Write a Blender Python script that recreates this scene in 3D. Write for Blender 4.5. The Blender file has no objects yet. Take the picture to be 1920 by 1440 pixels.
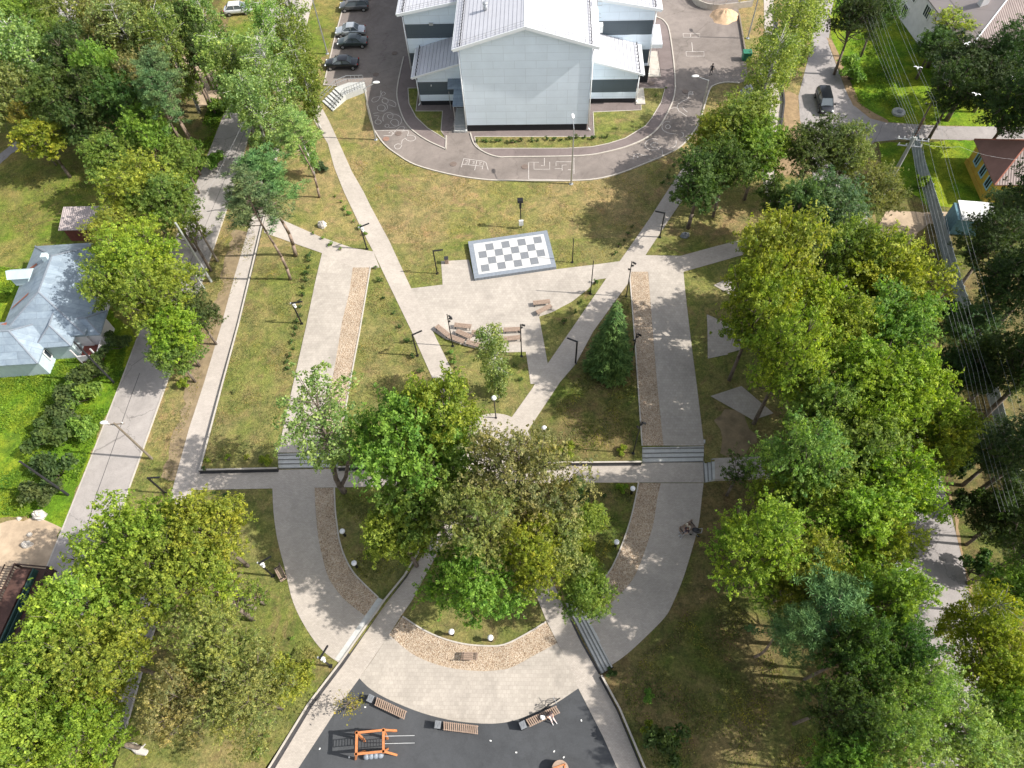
import bpy, bmesh, math, random
import numpy as np
from mathutils import Vector, Matrix
R_=math.radians
rs=np.random.RandomState(7); random.seed(7)
scene=bpy.context.scene; COL=scene.collection
# ------------------------------------------------------------ camera
CAMH=60.0; F=1331.0; NAD=(1012.0,1538.0)
_d=np.array([NAD[0]-960,-(NAD[1]-720),-F]); _d/=np.linalg.norm(_d); _up=-_d
_f=np.array([0,0,-1.]); _y=_f-_up*_f.dot(_up); _y/=np.linalg.norm(_y); _x=np.cross(_y,_up)
ROT=np.array([_x,_y,_up])
cam_d=bpy.data.cameras.new('camera'); cam=bpy.data.objects.new('camera',cam_d); COL.objects.link(cam)
cam.matrix_world=Matrix.Translation((0,0,CAMH))@Matrix([list(r) for r in ROT]).to_4x4()
cam_d.sensor_fit='HORIZONTAL'; cam_d.sensor_width=36; cam_d.lens=36*F/1920; cam_d.clip_start=.5; cam_d.clip_end=3000
scene.camera=cam
# ------------------------------------------------------------ light
SAZ=-9.0; SEL=42.0
w=bpy.data.worlds.new('World'); scene.world=w; w.use_nodes=True
nt=w.node_tree; bg=nt.nodes['Background']; sky=nt.nodes.new('ShaderNodeTexSky'); sky.sky_type='NISHITA'
sky.sun_disc=False; sky.sun_elevation=R_(SEL); sky.sun_rotation=R_(90-SAZ); sky.air_density=1.0; sky.dust_density=2.0
hs=nt.nodes.new('ShaderNodeHueSaturation'); hs.inputs['Saturation'].default_value=.42; nt.links.new(sky.outputs[0],hs.inputs['Color']); nt.links.new(hs.outputs[0],bg.inputs[0]); bg.inputs[1].default_value=0.15
sl=bpy.data.lights.new('sun','SUN'); sl.energy=4.3; sl.angle=R_(.55); sl.color=(1,.955,.88)
so=bpy.data.objects.new('sun',sl); COL.objects.link(so)
sd=Vector((math.cos(R_(SAZ))*math.cos(R_(SEL)),math.sin(R_(SAZ))*math.cos(R_(SEL)),math.sin(R_(SEL))))
so.rotation_euler=sd.to_track_quat('Z','Y').to_euler()
scene.view_settings.view_transform='Standard'; scene.view_settings.look='None'; scene.view_settings.gamma=1
scene.view_settings.exposure=0.76
try:
    scene.cycles.max_bounces=6; scene.cycles.diffuse_bounces=3; scene.cycles.transmission_bounces=3
    scene.cycles.use_denoising=True
except Exception: pass
# ------------------------------------------------------------ projection of survey points (a map of the park, traced) to the ground
def P(px,py,z=0.0):
    r=ROT@np.array([px-960,-(py-720),-F]); t=(z-CAMH)/r[2]; return (r*t)[:2]
_a=P(372,884); _b=P(1317,867); _u=(_b-_a)/np.linalg.norm(_b-_a); _n=np.array([-_u[1],_u[0]])
CREASE=28.0
def nn(x,y): return (x-_a[0])*_n[0]+(y-_a[1])*_n[1]
def zT(x,y): return .42*min(1,max(0,1-nn(x,y)/CREASE))
def zS(x,y): return .03*max(0,-(nn(x,y)+2.1))
ZF={'G':lambda x,y:0.0,'T':zT,'S':zS}
TERR=[(374,882),(520,878),(520,850),(634,848),(634,877),(1037,869),(1204,867),(1204,838),(1320,836),(1322,866),(1520,858),(1520,380),(503,380),(478,480),(447,605),(417,720),(376,875)]
SLP=[(362,919),(640,914),(850,911),(800,1030),(760,1080),(640,1242),(580,1320),(440,1520),(190,1520),(233,1380),(260,1282),(320,1070)]
SRP=[(1000,906),(1316,906),(1520,899),(1560,1520),(1250,1520),(1207,1440),(1160,1330),(1127,1268),(1150,1252),(1101,1160),(1072,1122),(1000,1020)]
def inside(p,poly):
    x,y=p; c=False; j=len(poly)-1
    for i in range(len(poly)):
        xi,yi=poly[i]; xj,yj=poly[j]
        if (yi>y)!=(yj>y) and x<(xj-xi)*(y-yi)/(yj-yi)+xi: c=not c
        j=i
    return c
def zone(px,py):
    if inside((px,py),TERR): return 'T'
    if inside((px,py),SLP) or inside((px,py),SRP): return 'S'
    return 'G'
def PZ(px,py,zn=None,off=0.0):
    zn=zn or zone(px,py); z=0.0
    for _ in range(4):
        x,y=P(px,py,z); z=ZF[zn](x,y)
    x,y=P(px,py,z); return Vector((x,y,z+off))
# ------------------------------------------------------------ materials
MATS={}
def nodes_mat(name):
    m=bpy.data.materials.new(name); m.use_nodes=True; MATS[name]=m; return m,m.node_tree,m.node_tree.nodes['Principled BSDF']
def _tc(nt,obj=False):
    if obj: return nt.nodes.new('ShaderNodeTexCoord').outputs['Object']
    return nt.nodes.new('ShaderNodeNewGeometry').outputs['Position']
def _noise(nt,vec,scale,detail=4,rough=.6,dist=0):
    n=nt.nodes.new('ShaderNodeTexNoise'); n.inputs['Scale'].default_value=scale; n.inputs['Detail'].default_value=detail
    n.inputs['Roughness'].default_value=rough; n.inputs['Distortion'].default_value=dist; nt.links.new(vec,n.inputs['Vector']); return n.outputs[0]
def _ramp(nt,fac,stops,interp='LINEAR'):
    r=nt.nodes.new('ShaderNodeValToRGB'); r.color_ramp.interpolation=interp; cr=r.color_ramp
    while len(cr.elements)<len(stops): cr.elements.new(.5)
    for e,(p,c) in zip(cr.elements,stops): e.position=p; e.color=(*c,1) if len(c)==3 else c
    nt.links.new(fac,r.inputs[0]); return r.outputs[0]
def _mix(nt,a,b,fac,mode='MIX'):
    m=nt.nodes.new('ShaderNodeMix'); m.data_type='RGBA'; m.blend_type=mode
    for s,v in ((m.inputs[0],fac),(m.inputs[6],a),(m.inputs[7],b)):
        if isinstance(v,(int,float)): s.default_value=v
        elif isinstance(v,tuple): s.default_value=(*v,1)
        else: nt.links.new(v,s)
    return m.outputs[2]
def _bump(nt,bs,h,strength=.3,dist=.05):
    b=nt.nodes.new('ShaderNodeBump'); b.inputs['Strength'].default_value=strength; b.inputs['Distance'].default_value=dist
    nt.links.new(h,b.inputs['Height']); nt.links.new(b.outputs[0],bs.inputs['Normal'])
def g3(v): return (v,v,v)
def simple(name,c,rough=.7,metal=0.0,var=.25,scale=3.0,obj=True,bump=0,spec=None,coat=0):
    m,nt,bs=nodes_mat(name); v=_tc(nt,obj)
    n=_noise(nt,v,scale,5,.65); f=_ramp(nt,n,[(.3,g3(1-var)),(.7,g3(1+var*.5))])
    col=_mix(nt,(c[0],c[1],c[2]),f,1.0,'MULTIPLY'); nt.links.new(col,bs.inputs['Base Color'])
    bs.inputs['Roughness'].default_value=rough; bs.inputs['Metallic'].default_value=metal
    if coat: bs.inputs['Coat Weight'].default_value=coat
    if bump: _bump(nt,bs,n,bump)
    return m
def grass(name,dry,green,lo,hi,dark,speck=1.0,patch=.12):
    m,nt,bs=nodes_mat(name); v=_tc(nt)
    big=_noise(nt,v,patch,5,.62,.4); f=_ramp(nt,big,[(lo,(0,0,0)),(hi,(1,1,1))])
    c=_mix(nt,dry,green,f)
    soil=_noise(nt,v,.30,8,.75,1.0); fs=_ramp(nt,soil,[(.50,(0,0,0)),(.66,g3(.85))])
    c=_mix(nt,c,dark,fs)
    fine=_noise(nt,v,5.5,6,.8,.5); ff=_ramp(nt,fine,[(.32,g3(.55)),(.5,g3(1.0)),(.64,g3(1.42))])
    c=_mix(nt,c,ff,speck,'MULTIPLY')
    mid=_noise(nt,v,1.1,5,.7,.6); fm=_ramp(nt,mid,[(.36,(.62,.70,.62)),(.62,(1.28,1.18,1.10))])
    c=_mix(nt,c,fm,.9,'MULTIPLY')
    wr=_noise(nt,v,.11,9,.8,1.5); fw=_ramp(nt,wr,[(.34,(.80,.86,.80)),(.5,(.98,.99,.98)),(.68,(1.14,1.07,1.03))]); c=_mix(nt,c,fw,1.0,'MULTIPLY')
    nt.links.new(c,bs.inputs['Base Color']); bs.inputs['Roughness'].default_value=.95; bs.inputs['Specular IOR Level'].default_value=.1
    _bump(nt,bs,fine,.9,.12); return m
M_dry=grass('dry_lawn_grass',(.255,.205,.100),(.165,.180,.052),.40,.66,(.25,.165,.10))
M_lawn=grass('park_lawn_grass',(.205,.185,.078),(.140,.165,.042),.38,.62,(.19,.14,.075))
M_lush=grass('lush_green_grass',(.20,.25,.022),(.105,.205,.016),.42,.6,(.08,.14,.02),1.0,.2)
M_shade=grass('shade_tinted_floor_grass',(.16,.13,.062),(.095,.125,.028),.42,.62,(.12,.085,.045),1.0,.16)  # grass for wooded and shaded ground, tree shade put into the darker colour
M_yard=grass('yard_grass',(.215,.185,.068),(.125,.175,.028),.38,.6,(.15,.12,.05))
def paving(name,base,slab,var=.12,tint=(1,1,1),joint=.8,angle=-4.0,stain=.15):
    m,nt,bs=nodes_mat(name); v=_tc(nt)
    mp=nt.nodes.new('ShaderNodeMapping'); mp.inputs['Rotation'].default_value=(0,0,R_(-angle)); nt.links.new(v,mp.inputs[0])
    br=nt.nodes.new('ShaderNodeTexBrick'); br.inputs['Scale'].default_value=1; br.inputs['Brick Width'].default_value=slab[0]; br.inputs['Row Height'].default_value=slab[1]
    br.inputs['Mortar Size'].default_value=.012; br.inputs['Mortar Smooth'].default_value=.3; br.inputs['Bias'].default_value=0
    br.inputs['Color1'].default_value=(1-var,1-var,1-var,1); br.inputs['Color2'].default_value=(1+var*.5,1+var*.5,1+var*.5,1); br.inputs['Mortar'].default_value=(joint,)*3+(1,)
    nt.links.new(mp.outputs[0],br.inputs['Vector'])
    big=_noise(nt,v,.22,6,.7,.6); fb=_ramp(nt,big,[(.32,g3(1-stain)),(.66,g3(1.05))])
    med=_noise(nt,v,1.6,5,.7); fm=_ramp(nt,med,[(.3,g3(.92)),(.7,g3(1.06))])
    fine=_noise(nt,v,14,3,.7); ffn=_ramp(nt,fine,[(.3,g3(.93)),(.7,g3(1.05))])
    c=_mix(nt,base,br.outputs[0],1.0,'MULTIPLY'); c=_mix(nt,c,fb,1.0,'MULTIPLY'); c=_mix(nt,c,fm,1.0,'MULTIPLY'); c=_mix(nt,c,ffn,1.0,'MULTIPLY')
    nt.links.new(c,bs.inputs['Base Color']); bs.inputs['Roughness'].default_value=.9; bs.inputs['Specular IOR Level'].default_value=.2; return m
M_pave=paving('park_paver_blocks',(.45,.40,.35),(.2,.1),.10)
M_plaza=paving('square_paver_blocks',(.43,.385,.335),(.3,.3),.08,stain=.24)
M_walk=paving('long_walk_blocks',(.46,.41,.365),(.2,.1),.08)
M_step=paving('step_concrete',(.50,.50,.48),(1.2,.45),.06)
def asphalt(name,base,crack=.5,stain=.2,warm=(1,1,1)):
    m,nt,bs=nodes_mat(name); v=_tc(nt)
    big=_noise(nt,v,.13,6,.72,.7); fb=_ramp(nt,big,[(.3,g3(1-stain)),(.68,g3(1.12))])
    fine=_noise(nt,v,11,4,.8); ff=_ramp(nt,fine,[(.25,g3(.86)),(.75,g3(1.12))])
    med=_noise(nt,v,.9,6,.7,1.2); fm=_ramp(nt,med,[(.28,g3(.86)),(.5,g3(1.0)),(.75,g3(1.08))])
    c=_mix(nt,base,fb,1.0,'MULTIPLY'); c=_mix(nt,c,ff,1.0,'MULTIPLY'); c=_mix(nt,c,fm,1.0,'MULTIPLY')
    if crack:
        vo=nt.nodes.new('ShaderNodeTexVoronoi'); vo.feature='DISTANCE_TO_EDGE'; vo.inputs['Scale'].default_value=.11
        nz=_noise(nt,v,.5,5,.7); ad=nt.nodes.new('ShaderNodeVectorMath'); ad.operation='MULTIPLY_ADD'
        nt.links.new(nz,ad.inputs[0]); ad.inputs[1].default_value=(2.5,2.5,0); nt.links.new(v,ad.inputs[2]); nt.links.new(ad.outputs[0],vo.inputs['Vector'])
        fc=_ramp(nt,vo.outputs['Distance'],[(0,g3(1-crack)),(.006,g3(1))]); c=_mix(nt,c,fc,1.0,'MULTIPLY')
    nt.links.new(c,bs.inputs['Base Color']); bs.inputs['Roughness'].default_value=.88; bs.inputs['Specular IOR Level'].default_value=.25; return m
M_road=asphalt('old_road_asphalt',(.34,.31,.29),.45,.2)
M_road2=asphalt('side_road_asphalt',(.30,.275,.265),.35,.2)
M_yardasp=asphalt('school_yard_asphalt',(.225,.192,.172),.25,.38)
M_yardwalk=asphalt('school_walk_asphalt',(.185,.150,.142),.2,.25)
M_rubber=asphalt('dark_rubber_surface',(.066,.069,.074),0,.32)
def speckle(name,cols,scale=7.0,bump=.8):
    m,nt,bs=nodes_mat(name); v=_tc(nt)
    vo=nt.nodes.new('ShaderNodeTexVoronoi'); vo.inputs['Scale'].default_value=scale; nt.links.new(v,vo.inputs['Vector'])
    sp=nt.nodes.new('ShaderNodeSeparateColor'); nt.links.new(vo.outputs['Color'],sp.inputs[0])
    c=_ramp(nt,sp.outputs[0],[(i/(len(cols)-1),q) for i,q in enumerate(cols)])
    big=_noise(nt,v,.6,5,.7); fb=_ramp(nt,big,[(.3,g3(.78)),(.7,g3(1.15))]); c=_mix(nt,c,fb,1.0,'MULTIPLY')
    nt.links.new(c,bs.inputs['Base Color']); bs.inputs['Roughness'].default_value=.95; _bump(nt,bs,vo.outputs['Distance'],bump,.08); return m
M_chip=speckle('bark_chip_mulch',[(.20,.135,.085),(.39,.285,.19),(.46,.36,.26),(.54,.45,.35),(.31,.21,.135)],15)
M_dirt=simple('sandy_bare_dirt',(.42,.32,.22),.95,0,.3,.9,False,.4)
M_orange=simple('leaf_strewn_verge',(.29,.20,.11),.95,0,.35,1.5,False,.4)
M_kerb=simple('pale_kerb_concrete',(.44,.40,.35),.85,0,.15,2)
M_face=simple('dark_wall_face',(.045,.043,.045),.8,0,.3,2)
M_white=simple('white_paint',(.72,.72,.70),.5,0,.08,2)
M_chalk=simple('white_chalk',(.50,.46,.43),.9,0,.3,2.5,False)
M_black=simple('black_metal',(.018,.018,.02),.45,.3,.2,3)
M_graymetal=simple('galvanised_metal',(.48,.49,.50),.4,.7,.15,3)
M_wood=simple('stained_brown_wood',(.31,.225,.17),.6,0,.35,6)
M_deck=simple('pale_deck_wood',(.33,.235,.175),.7,0,.3,6)
M_owood=simple('orange_pine_wood',(.50,.19,.07),.55,0,.25,5)
M_pole=simple('weathered_pole_wood',(.20,.165,.125),.85,0,.3,3)
M_cpole=simple('pole_concrete',(.34,.35,.33),.85,0,.15,2)
M_dark=simple('dark_steel',(.03,.03,.035),.6,.2,.2,3)
M_globe=simple('opal_glass',(.82,.82,.84),.25,0,.03,2)
M_glass=simple('dark_window_glass',(.03,.04,.05),.08,0,.1,1)
M_gran=simple('grey_granite',(.18,.19,.205),.6,0,.2,8)
M_granl=simple('light_granite',(.21,.235,.27),.6,0,.2,5)
M_stone=simple('pale_rock',(.52,.48,.43),.9,0,.25,2,True,.4)
M_rust=simple('rusty_steel',(.10,.05,.038),.8,.2,.5,1.2)
M_rustd=simple('dark_rusty_steel',(.05,.028,.022),.8,.2,.5,1.2)
M_gpaint=simple('dark_green_paint',(.015,.05,.042),.6,0,.3,2)
M_wire=simple('aluminium_wire',(.38,.39,.40),.5,.3,.05,1)
M_sand=simple('dug_sand',(.55,.38,.24),.95,0,.3,2,True,.6)
M_pipe=simple('white_downpipe',(.75,.77,.78),.4,0,.05,1)
def panel(name,base,bw,bh,joint=.72,var=.035):
    m,nt,bs=nodes_mat(name); tc=nt.nodes.new('ShaderNodeTexCoord'); s=nt.nodes.new('ShaderNodeSeparateXYZ'); nt.links.new(tc.outputs['Object'],s.inputs[0])
    ad=nt.nodes.new('ShaderNodeMath'); ad.operation='ADD'; nt.links.new(s.outputs[0],ad.inputs[0]); nt.links.new(s.outputs[1],ad.inputs[1])
    cb=nt.nodes.new('ShaderNodeCombineXYZ'); nt.links.new(ad.outputs[0],cb.inputs[0]); nt.links.new(s.outputs[2],cb.inputs[1])
    br=nt.nodes.new('ShaderNodeTexBrick'); br.offset=0.5; br.offset_frequency=3; br.inputs['Scale'].default_value=1; br.inputs['Brick Width'].default_value=bw; br.inputs['Row Height'].default_value=bh
    br.inputs['Mortar Size'].default_value=.022; br.inputs['Mortar Smooth'].default_value=.2
    br.inputs['Color1'].default_value=(1-var,1-var,1-var,1); br.inputs['Color2'].default_value=(1+var,1+var,1+var,1); br.inputs['Mortar'].default_value=(joint,)*3+(1,)
    nt.links.new(cb.outputs[0],br.inputs['Vector']); n=_noise(nt,tc.outputs['Object'],.5,4,.6); f=_ramp(nt,n,[(.3,g3(.94)),(.7,g3(1.04))])
    c=_mix(nt,base,br.outputs[0],1.0,'MULTIPLY'); c=_mix(nt,c,f,1.0,'MULTIPLY'); nt.links.new(c,bs.inputs['Base Color']); bs.inputs['Roughness'].default_value=.45; return m
M_panelw=panel('white_wall_panels',(.76,.85,.93),2.5,.98,.80,.025)
M_paneld=panel('graphite_wall_panels',(.085,.11,.13),2.5,1.05,.8,.03)
M_plinth=simple('black_plinth',(.016,.016,.019),.7,0,.2,1)
M_roofw=simple('white_metal_roof',(.50,.50,.53),.38,.05,.06,.8)
M_roofseam=simple('roof_seam_metal',(.16,.16,.19),.5,.1,.05,.8)
def sheetroof(name,base,bw,bh):
    m,nt,bs=nodes_mat(name); v=_tc(nt,True); br=nt.nodes.new('ShaderNodeTexBrick'); br.inputs['Scale'].default_value=1; br.inputs['Brick Width'].default_value=bw; br.inputs['Row Height'].default_value=bh; br.inputs['Mortar Size'].default_value=.025
    br.inputs['Color1'].default_value=(.88,.88,.88,1); br.inputs['Color2'].default_value=(1.08,1.08,1.08,1); br.inputs['Mortar'].default_value=(.78,.78,.78,1); nt.links.new(v,br.inputs['Vector'])
    n=_noise(nt,v,.8,7,.75,.8); f=_ramp(nt,n,[(.32,(.66,.68,.72)),(.62,(1.08,1.06,1.04))]); ru=_noise(nt,v,1.7,6,.8); fr=_ramp(nt,ru,[(.66,(0,0,0)),(.74,g3(.6))])
    c=_mix(nt,base,br.outputs[0],1.0,'MULTIPLY'); c=_mix(nt,c,f,1.0,'MULTIPLY'); c=_mix(nt,c,(.22,.12,.08),fr); nt.links.new(c,bs.inputs['Base Color']); bs.inputs['Roughness'].default_value=.5; bs.inputs['Metallic'].default_value=.1; _bump(nt,bs,br.outputs[0],.4,.03); return m
M_roofb=sheetroof('blue_grey_metal_roof',(.25,.31,.365),2.4,.6)
M_roofrust=simple('rusty_red_roof_patch',(.33,.11,.07),.8,0,.35,2)
M_wallb=simple('pale_blue_wall',(.44,.53,.55),.8,0,.12,1.5)
M_wallw=simple('whitewashed_wall',(.62,.60,.60),.85,0,.15,1)
M_wally=simple('yellow_painted_wall',(.52,.34,.05),.8,0,.2,1.2)
M_blue=simple('pale_blue_trim',(.36,.58,.70),.6,0,.1,2)
def corrug(name,c1,c2,scale,axis=0,obj=True):
    m,nt,bs=nodes_mat(name); v=_tc(nt,obj); wv=nt.nodes.new('ShaderNodeTexWave'); wv.inputs['Scale'].default_value=scale; wv.bands_direction='XYZ'[axis]; nt.links.new(v,wv.inputs[0])
    c=_ramp(nt,wv.outputs[1],[(.2,c1),(.75,c2)]); n=_noise(nt,v,.8,5,.7); f=_ramp(nt,n,[(.3,g3(.75)),(.7,g3(1.15))]); c=_mix(nt,c,f,1.0,'MULTIPLY')
    nt.links.new(c,bs.inputs['Base Color']); bs.inputs['Roughness'].default_value=.75; _bump(nt,bs,wv.outputs[1],.5,.06); return m
M_slate=corrug('corrugated_brown_roof',(.15,.11,.10),(.27,.22,.20),1.1,0)
M_slateg=panel('grey_sheet_roof',(.23,.20,.19),2.6,2.0,.55,.05)
M_pinkroof=simple('faded_red_sheet_roof',(.27,.145,.115),.75,0,.2,.8)
M_redtrim=simple('red_ridge_trim',(.40,.15,.10),.7,0,.2,2)
M_shedroof=corrug('weathered_shed_roof',(.34,.28,.27),(.44,.38,.36),1.4,0)
M_fence=simple('grey_fence_boards',(.30,.34,.37),.8,0,.3,1.2)
M_brick=simple('dark_red_boards',(.16,.045,.035),.8,0,.3,2)
def bark(name,c1,c2,scale=3.0):
    m,nt,bs=nodes_mat(name); v=_tc(nt,True); mp=nt.nodes.new('ShaderNodeMapping'); mp.inputs['Scale'].default_value=(1,1,.5); nt.links.new(v,mp.inputs[0])
    n=_noise(nt,mp.outputs[0],scale,5,.7,.5); c=_ramp(nt,n,[(.38,c1),(.55,c2)]); nt.links.new(c,bs.inputs['Base Color']); bs.inputs['Roughness'].default_value=.95; _bump(nt,bs,n,.5,.05); return m
M_bark=bark('grey_brown_bark',(.075,.055,.042),(.17,.135,.105))
M_birch=bark('white_birch_bark',(.10,.09,.08),(.52,.50,.46),2.2)
M_pineb=bark('grey_pine_bark',(.11,.08,.06),(.26,.19,.145))
def leaf(name,trans=.35,rough=.55,hue=(.8,1.25)):
    m,nt,bs=nodes_mat(name); oi=nt.nodes.new('ShaderNodeObjectInfo'); ge=nt.nodes.new('ShaderNodeNewGeometry'); v=_tc(nt,True)
    base=oi.outputs['Color']
    r=_ramp(nt,ge.outputs['Random Per Island'],[(0,(.66,.74,.80)),(.35,(.98,1.03,1.0)),(.7,(1.32,1.28,1.25)),(.95,(1.7,1.6,1.6)),(1,(2.1,1.95,2.1))])
    c=_mix(nt,base,r,1.0,'MULTIPLY')
    n=_noise(nt,v,.42,3,.6,.6); f=_ramp(nt,n,[(.50,(0,0,0)),(.64,(1,1,1))])
    mm=nt.nodes.new('ShaderNodeMath'); mm.operation='MULTIPLY'; nt.links.new(f,mm.inputs[0]); nt.links.new(oi.outputs['Alpha'],mm.inputs[1])
    yl=_mix(nt,(.33,.30,.025),r,1.0,'MULTIPLY')
    rd=_ramp(nt,oi.outputs['Random'],[(0,(1,1,1)),(1,(1,1,1))])
    c=_mix(nt,c,yl,mm.outputs[0])
    n2=_noise(nt,v,.55,4,.65,.5); f2=_ramp(nt,n2,[(.32,(.58,.74,.80)),(.5,(1,1,1)),(.68,(1.32,1.18,1.0))]); c=_mix(nt,c,f2,1.0,'MULTIPLY')
    nt.links.new(c,bs.inputs['Base Color']); bs.inputs['Roughness'].default_value=rough; bs.inputs['Specular IOR Level'].default_value=.2
    tr=nt.nodes.new('ShaderNodeBsdfTranslucent'); ct=_mix(nt,c,(1.15,1.25,.55),1.0,'MULTIPLY'); nt.links.new(ct,tr.inputs[0])
    ms=nt.nodes.new('ShaderNodeMixShader'); ms.inputs[0].default_value=trans; out=nt.nodes['Material Output']
    nt.links.new(bs.outputs[0],ms.inputs[1]); nt.links.new(tr.outputs[0],ms.inputs[2]); nt.links.new(ms.outputs[0],out.inputs[0]); return m
M_leaf=leaf('broad_leaves',.45); M_needle=leaf('needles',.12,.7)
# ------------------------------------------------------------ mesh helpers
class MB:
    def __init__(s): s.v=[]; s.f=[]; s.mi=[]; s.m=0
    def add(s,vs,fs):
        o=len(s.v); s.v+= [tuple(v) for v in vs]; s.f+=[tuple(i+o for i in f) for f in fs]; s.mi+=[s.m]*len(fs); return s
    def box(s,c,sz,rz=0,rot=None):
        hx,hy,hz=sz[0]/2,sz[1]/2,sz[2]/2; q=rot if rot is not None else Matrix.Rotation(rz,3,'Z'); c=Vector(c)
        vs=[c+q@Vector((x*hx,y*hy,z*hz)) for x in(-1,1) for y in(-1,1) for z in(-1,1)]
        return s.add(vs,[(0,1,3,2),(4,6,7,5),(0,4,5,1),(2,3,7,6),(0,2,6,4),(1,5,7,3)])
    def bar(s,a,b,wd,ht=None,up=(0,0,1)):
        a=Vector(a); b=Vector(b); d=b-a; L=d.length; x=d/L; u=Vector(up); 
        if abs(x.dot(u))>.98: u=Vector((1,0,0))
        y=u.cross(x).normalized(); z=x.cross(y); q=Matrix((x,y,z)).transposed()
        return s.box((a+b)/2,(L,wd,ht or wd),rot=q)
    def cyl(s,a,b,r0,r1=None,n=8,cap=True):
        a=Vector(a); b=Vector(b); r1=r0 if r1 is None else r1; d=(b-a).normalized(); u=Vector((0,0,1)) if abs(d.z)<.95 else Vector((1,0,0))
        x=u.cross(d).normalized(); y=d.cross(x)
        vs=[a+(x*math.cos(t)+y*math.sin(t))*r0 for t in [2*math.pi*i/n for i in range(n)]]+[b+(x*math.cos(t)+y*math.sin(t))*r1 for t in [2*math.pi*i/n for i in range(n)]]
        fs=[(i,(i+1)%n,n+(i+1)%n,n+i) for i in range(n)]
        if cap: fs+=[tuple(range(n-1,-1,-1)),tuple(range(n,2*n))]
        return s.add(vs,fs)
    def tube(s,pts,rad,n=6):
        for i in range(len(pts)-1):
            r0=rad[i] if hasattr(rad,'__len__') else rad; r1=rad[i+1] if hasattr(rad,'__len__') else rad
            s.cyl(pts[i],pts[i+1],r0,r1,n,True)
        return s
    def sph(s,c,r,n=12,m=8,sc=(1,1,1)):
        vs=[];fs=[]; c=Vector(c)
        for j in range(m+1):
            p=math.pi*j/m
            for i in range(n):
                t=2*math.pi*i/n; vs.append(c+Vector((math.sin(p)*math.cos(t)*r*sc[0],math.sin(p)*math.sin(t)*r*sc[1],math.cos(p)*r*sc[2])))
        for j in range(m):
            for i in range(n): fs.append((j*n+i,(j+1)*n+i,(j+1)*n+(i+1)%n,j*n+(i+1)%n))
        return s.add(vs,fs)
    def prism(s,poly,z0,z1):
        n=len(poly); vs=[(p[0],p[1],z0) for p in poly]+[(p[0],p[1],z1) for p in poly]
        return s.add(vs,[tuple(range(n-1,-1,-1)),tuple(range(n,2*n))]+[(i,(i+1)%n,n+(i+1)%n,n+i) for i in range(n)])
    def poly(s,pts): return s.add(pts,[tuple(range(len(pts)))])
    def build(s,name,mats,parent=None,smooth=False):
        me=bpy.data.meshes.new(name); me.from_pydata(s.v,[],s.f); 
        for m in (mats if isinstance(mats,(list,tuple)) else [mats]): me.materials.append(m)
        if any(s.mi): me.polygons.foreach_set('material_index',s.mi)
        if smooth: me.polygons.foreach_set('use_smooth',[True]*len(me.polygons))
        me.update(); o=bpy.data.objects.new(name,me); COL.objects.link(o)
        if parent: o.parent=parent
        return o
def tag(o,label=None,cat=None,group=None,kind=None):
    if label: o['label']=label
    if cat: o['category']=cat
    if group: o['group']=group
    if kind: o['kind']=kind
    return o
def empty(name,loc,rz=0,label=None,cat=None,group=None):
    o=bpy.data.objects.new(name,None); COL.objects.link(o); o.location=loc; o.rotation_euler=(0,0,rz); o.empty_display_size=.3
    return tag(o,label,cat,group)
def kids(o): return [c for c in bpy.data.objects if c.parent==o]
_KC={}
def copy_tree(root,loc,rz,label=None,scale=None,group=None):
    if root.name not in _KC: _KC[root.name]=[(c,kids(c)) for c in kids(root)]
    r=root.copy(); COL.objects.link(r); r.location=loc; r.rotation_euler=(0,0,rz)
    if scale is not None: r.scale=scale
    if label: r['label']=label
    if group: r['group']=group
    for c,gs in _KC[root.name]:
        d=c.copy(); COL.objects.link(d); d.parent=r
        for g in gs: e=g.copy(); COL.objects.link(e); e.parent=d
    return r
def crom(pts,k=6,closed=False):
    out=[]; n=len(pts)
    for i in range(n-1):
        p0=np.array(pts[max(i-1,0)],float); p1=np.array(pts[i],float); p2=np.array(pts[i+1],float); p3=np.array(pts[min(i+2,n-1)],float)
        for j in range(k):
            t=j/k; out.append(tuple(.5*((2*p1)+(-p0+p2)*t+(2*p0-5*p1+4*p2-p3)*t*t+(-p0+3*p1-3*p2+p3)*t**3)))
    out.append(tuple(pts[-1])); return out
def ragged(wp,amp,step=.7,seed=1):
    r=np.random.RandomState(seed); out=[]; n=len(wp); ph=0
    for i in range(n):
        a=np.array(wp[i][:2]); b=np.array(wp[(i+1)%n][:2]); L=np.linalg.norm(b-a); k=max(1,min(150,int(L/step))); d=(b-a)/max(L,1e-6); nr=np.array([-d[1],d[0]])
        for j in range(k):
            ph+=step; q=a+(b-a)*j/k+nr*amp*(r.uniform(-1,1)*.5+.5*math.sin(ph*.9)+.5*math.sin(ph*.37+seed)); out.append((q[0],q[1]))
    return out
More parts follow.
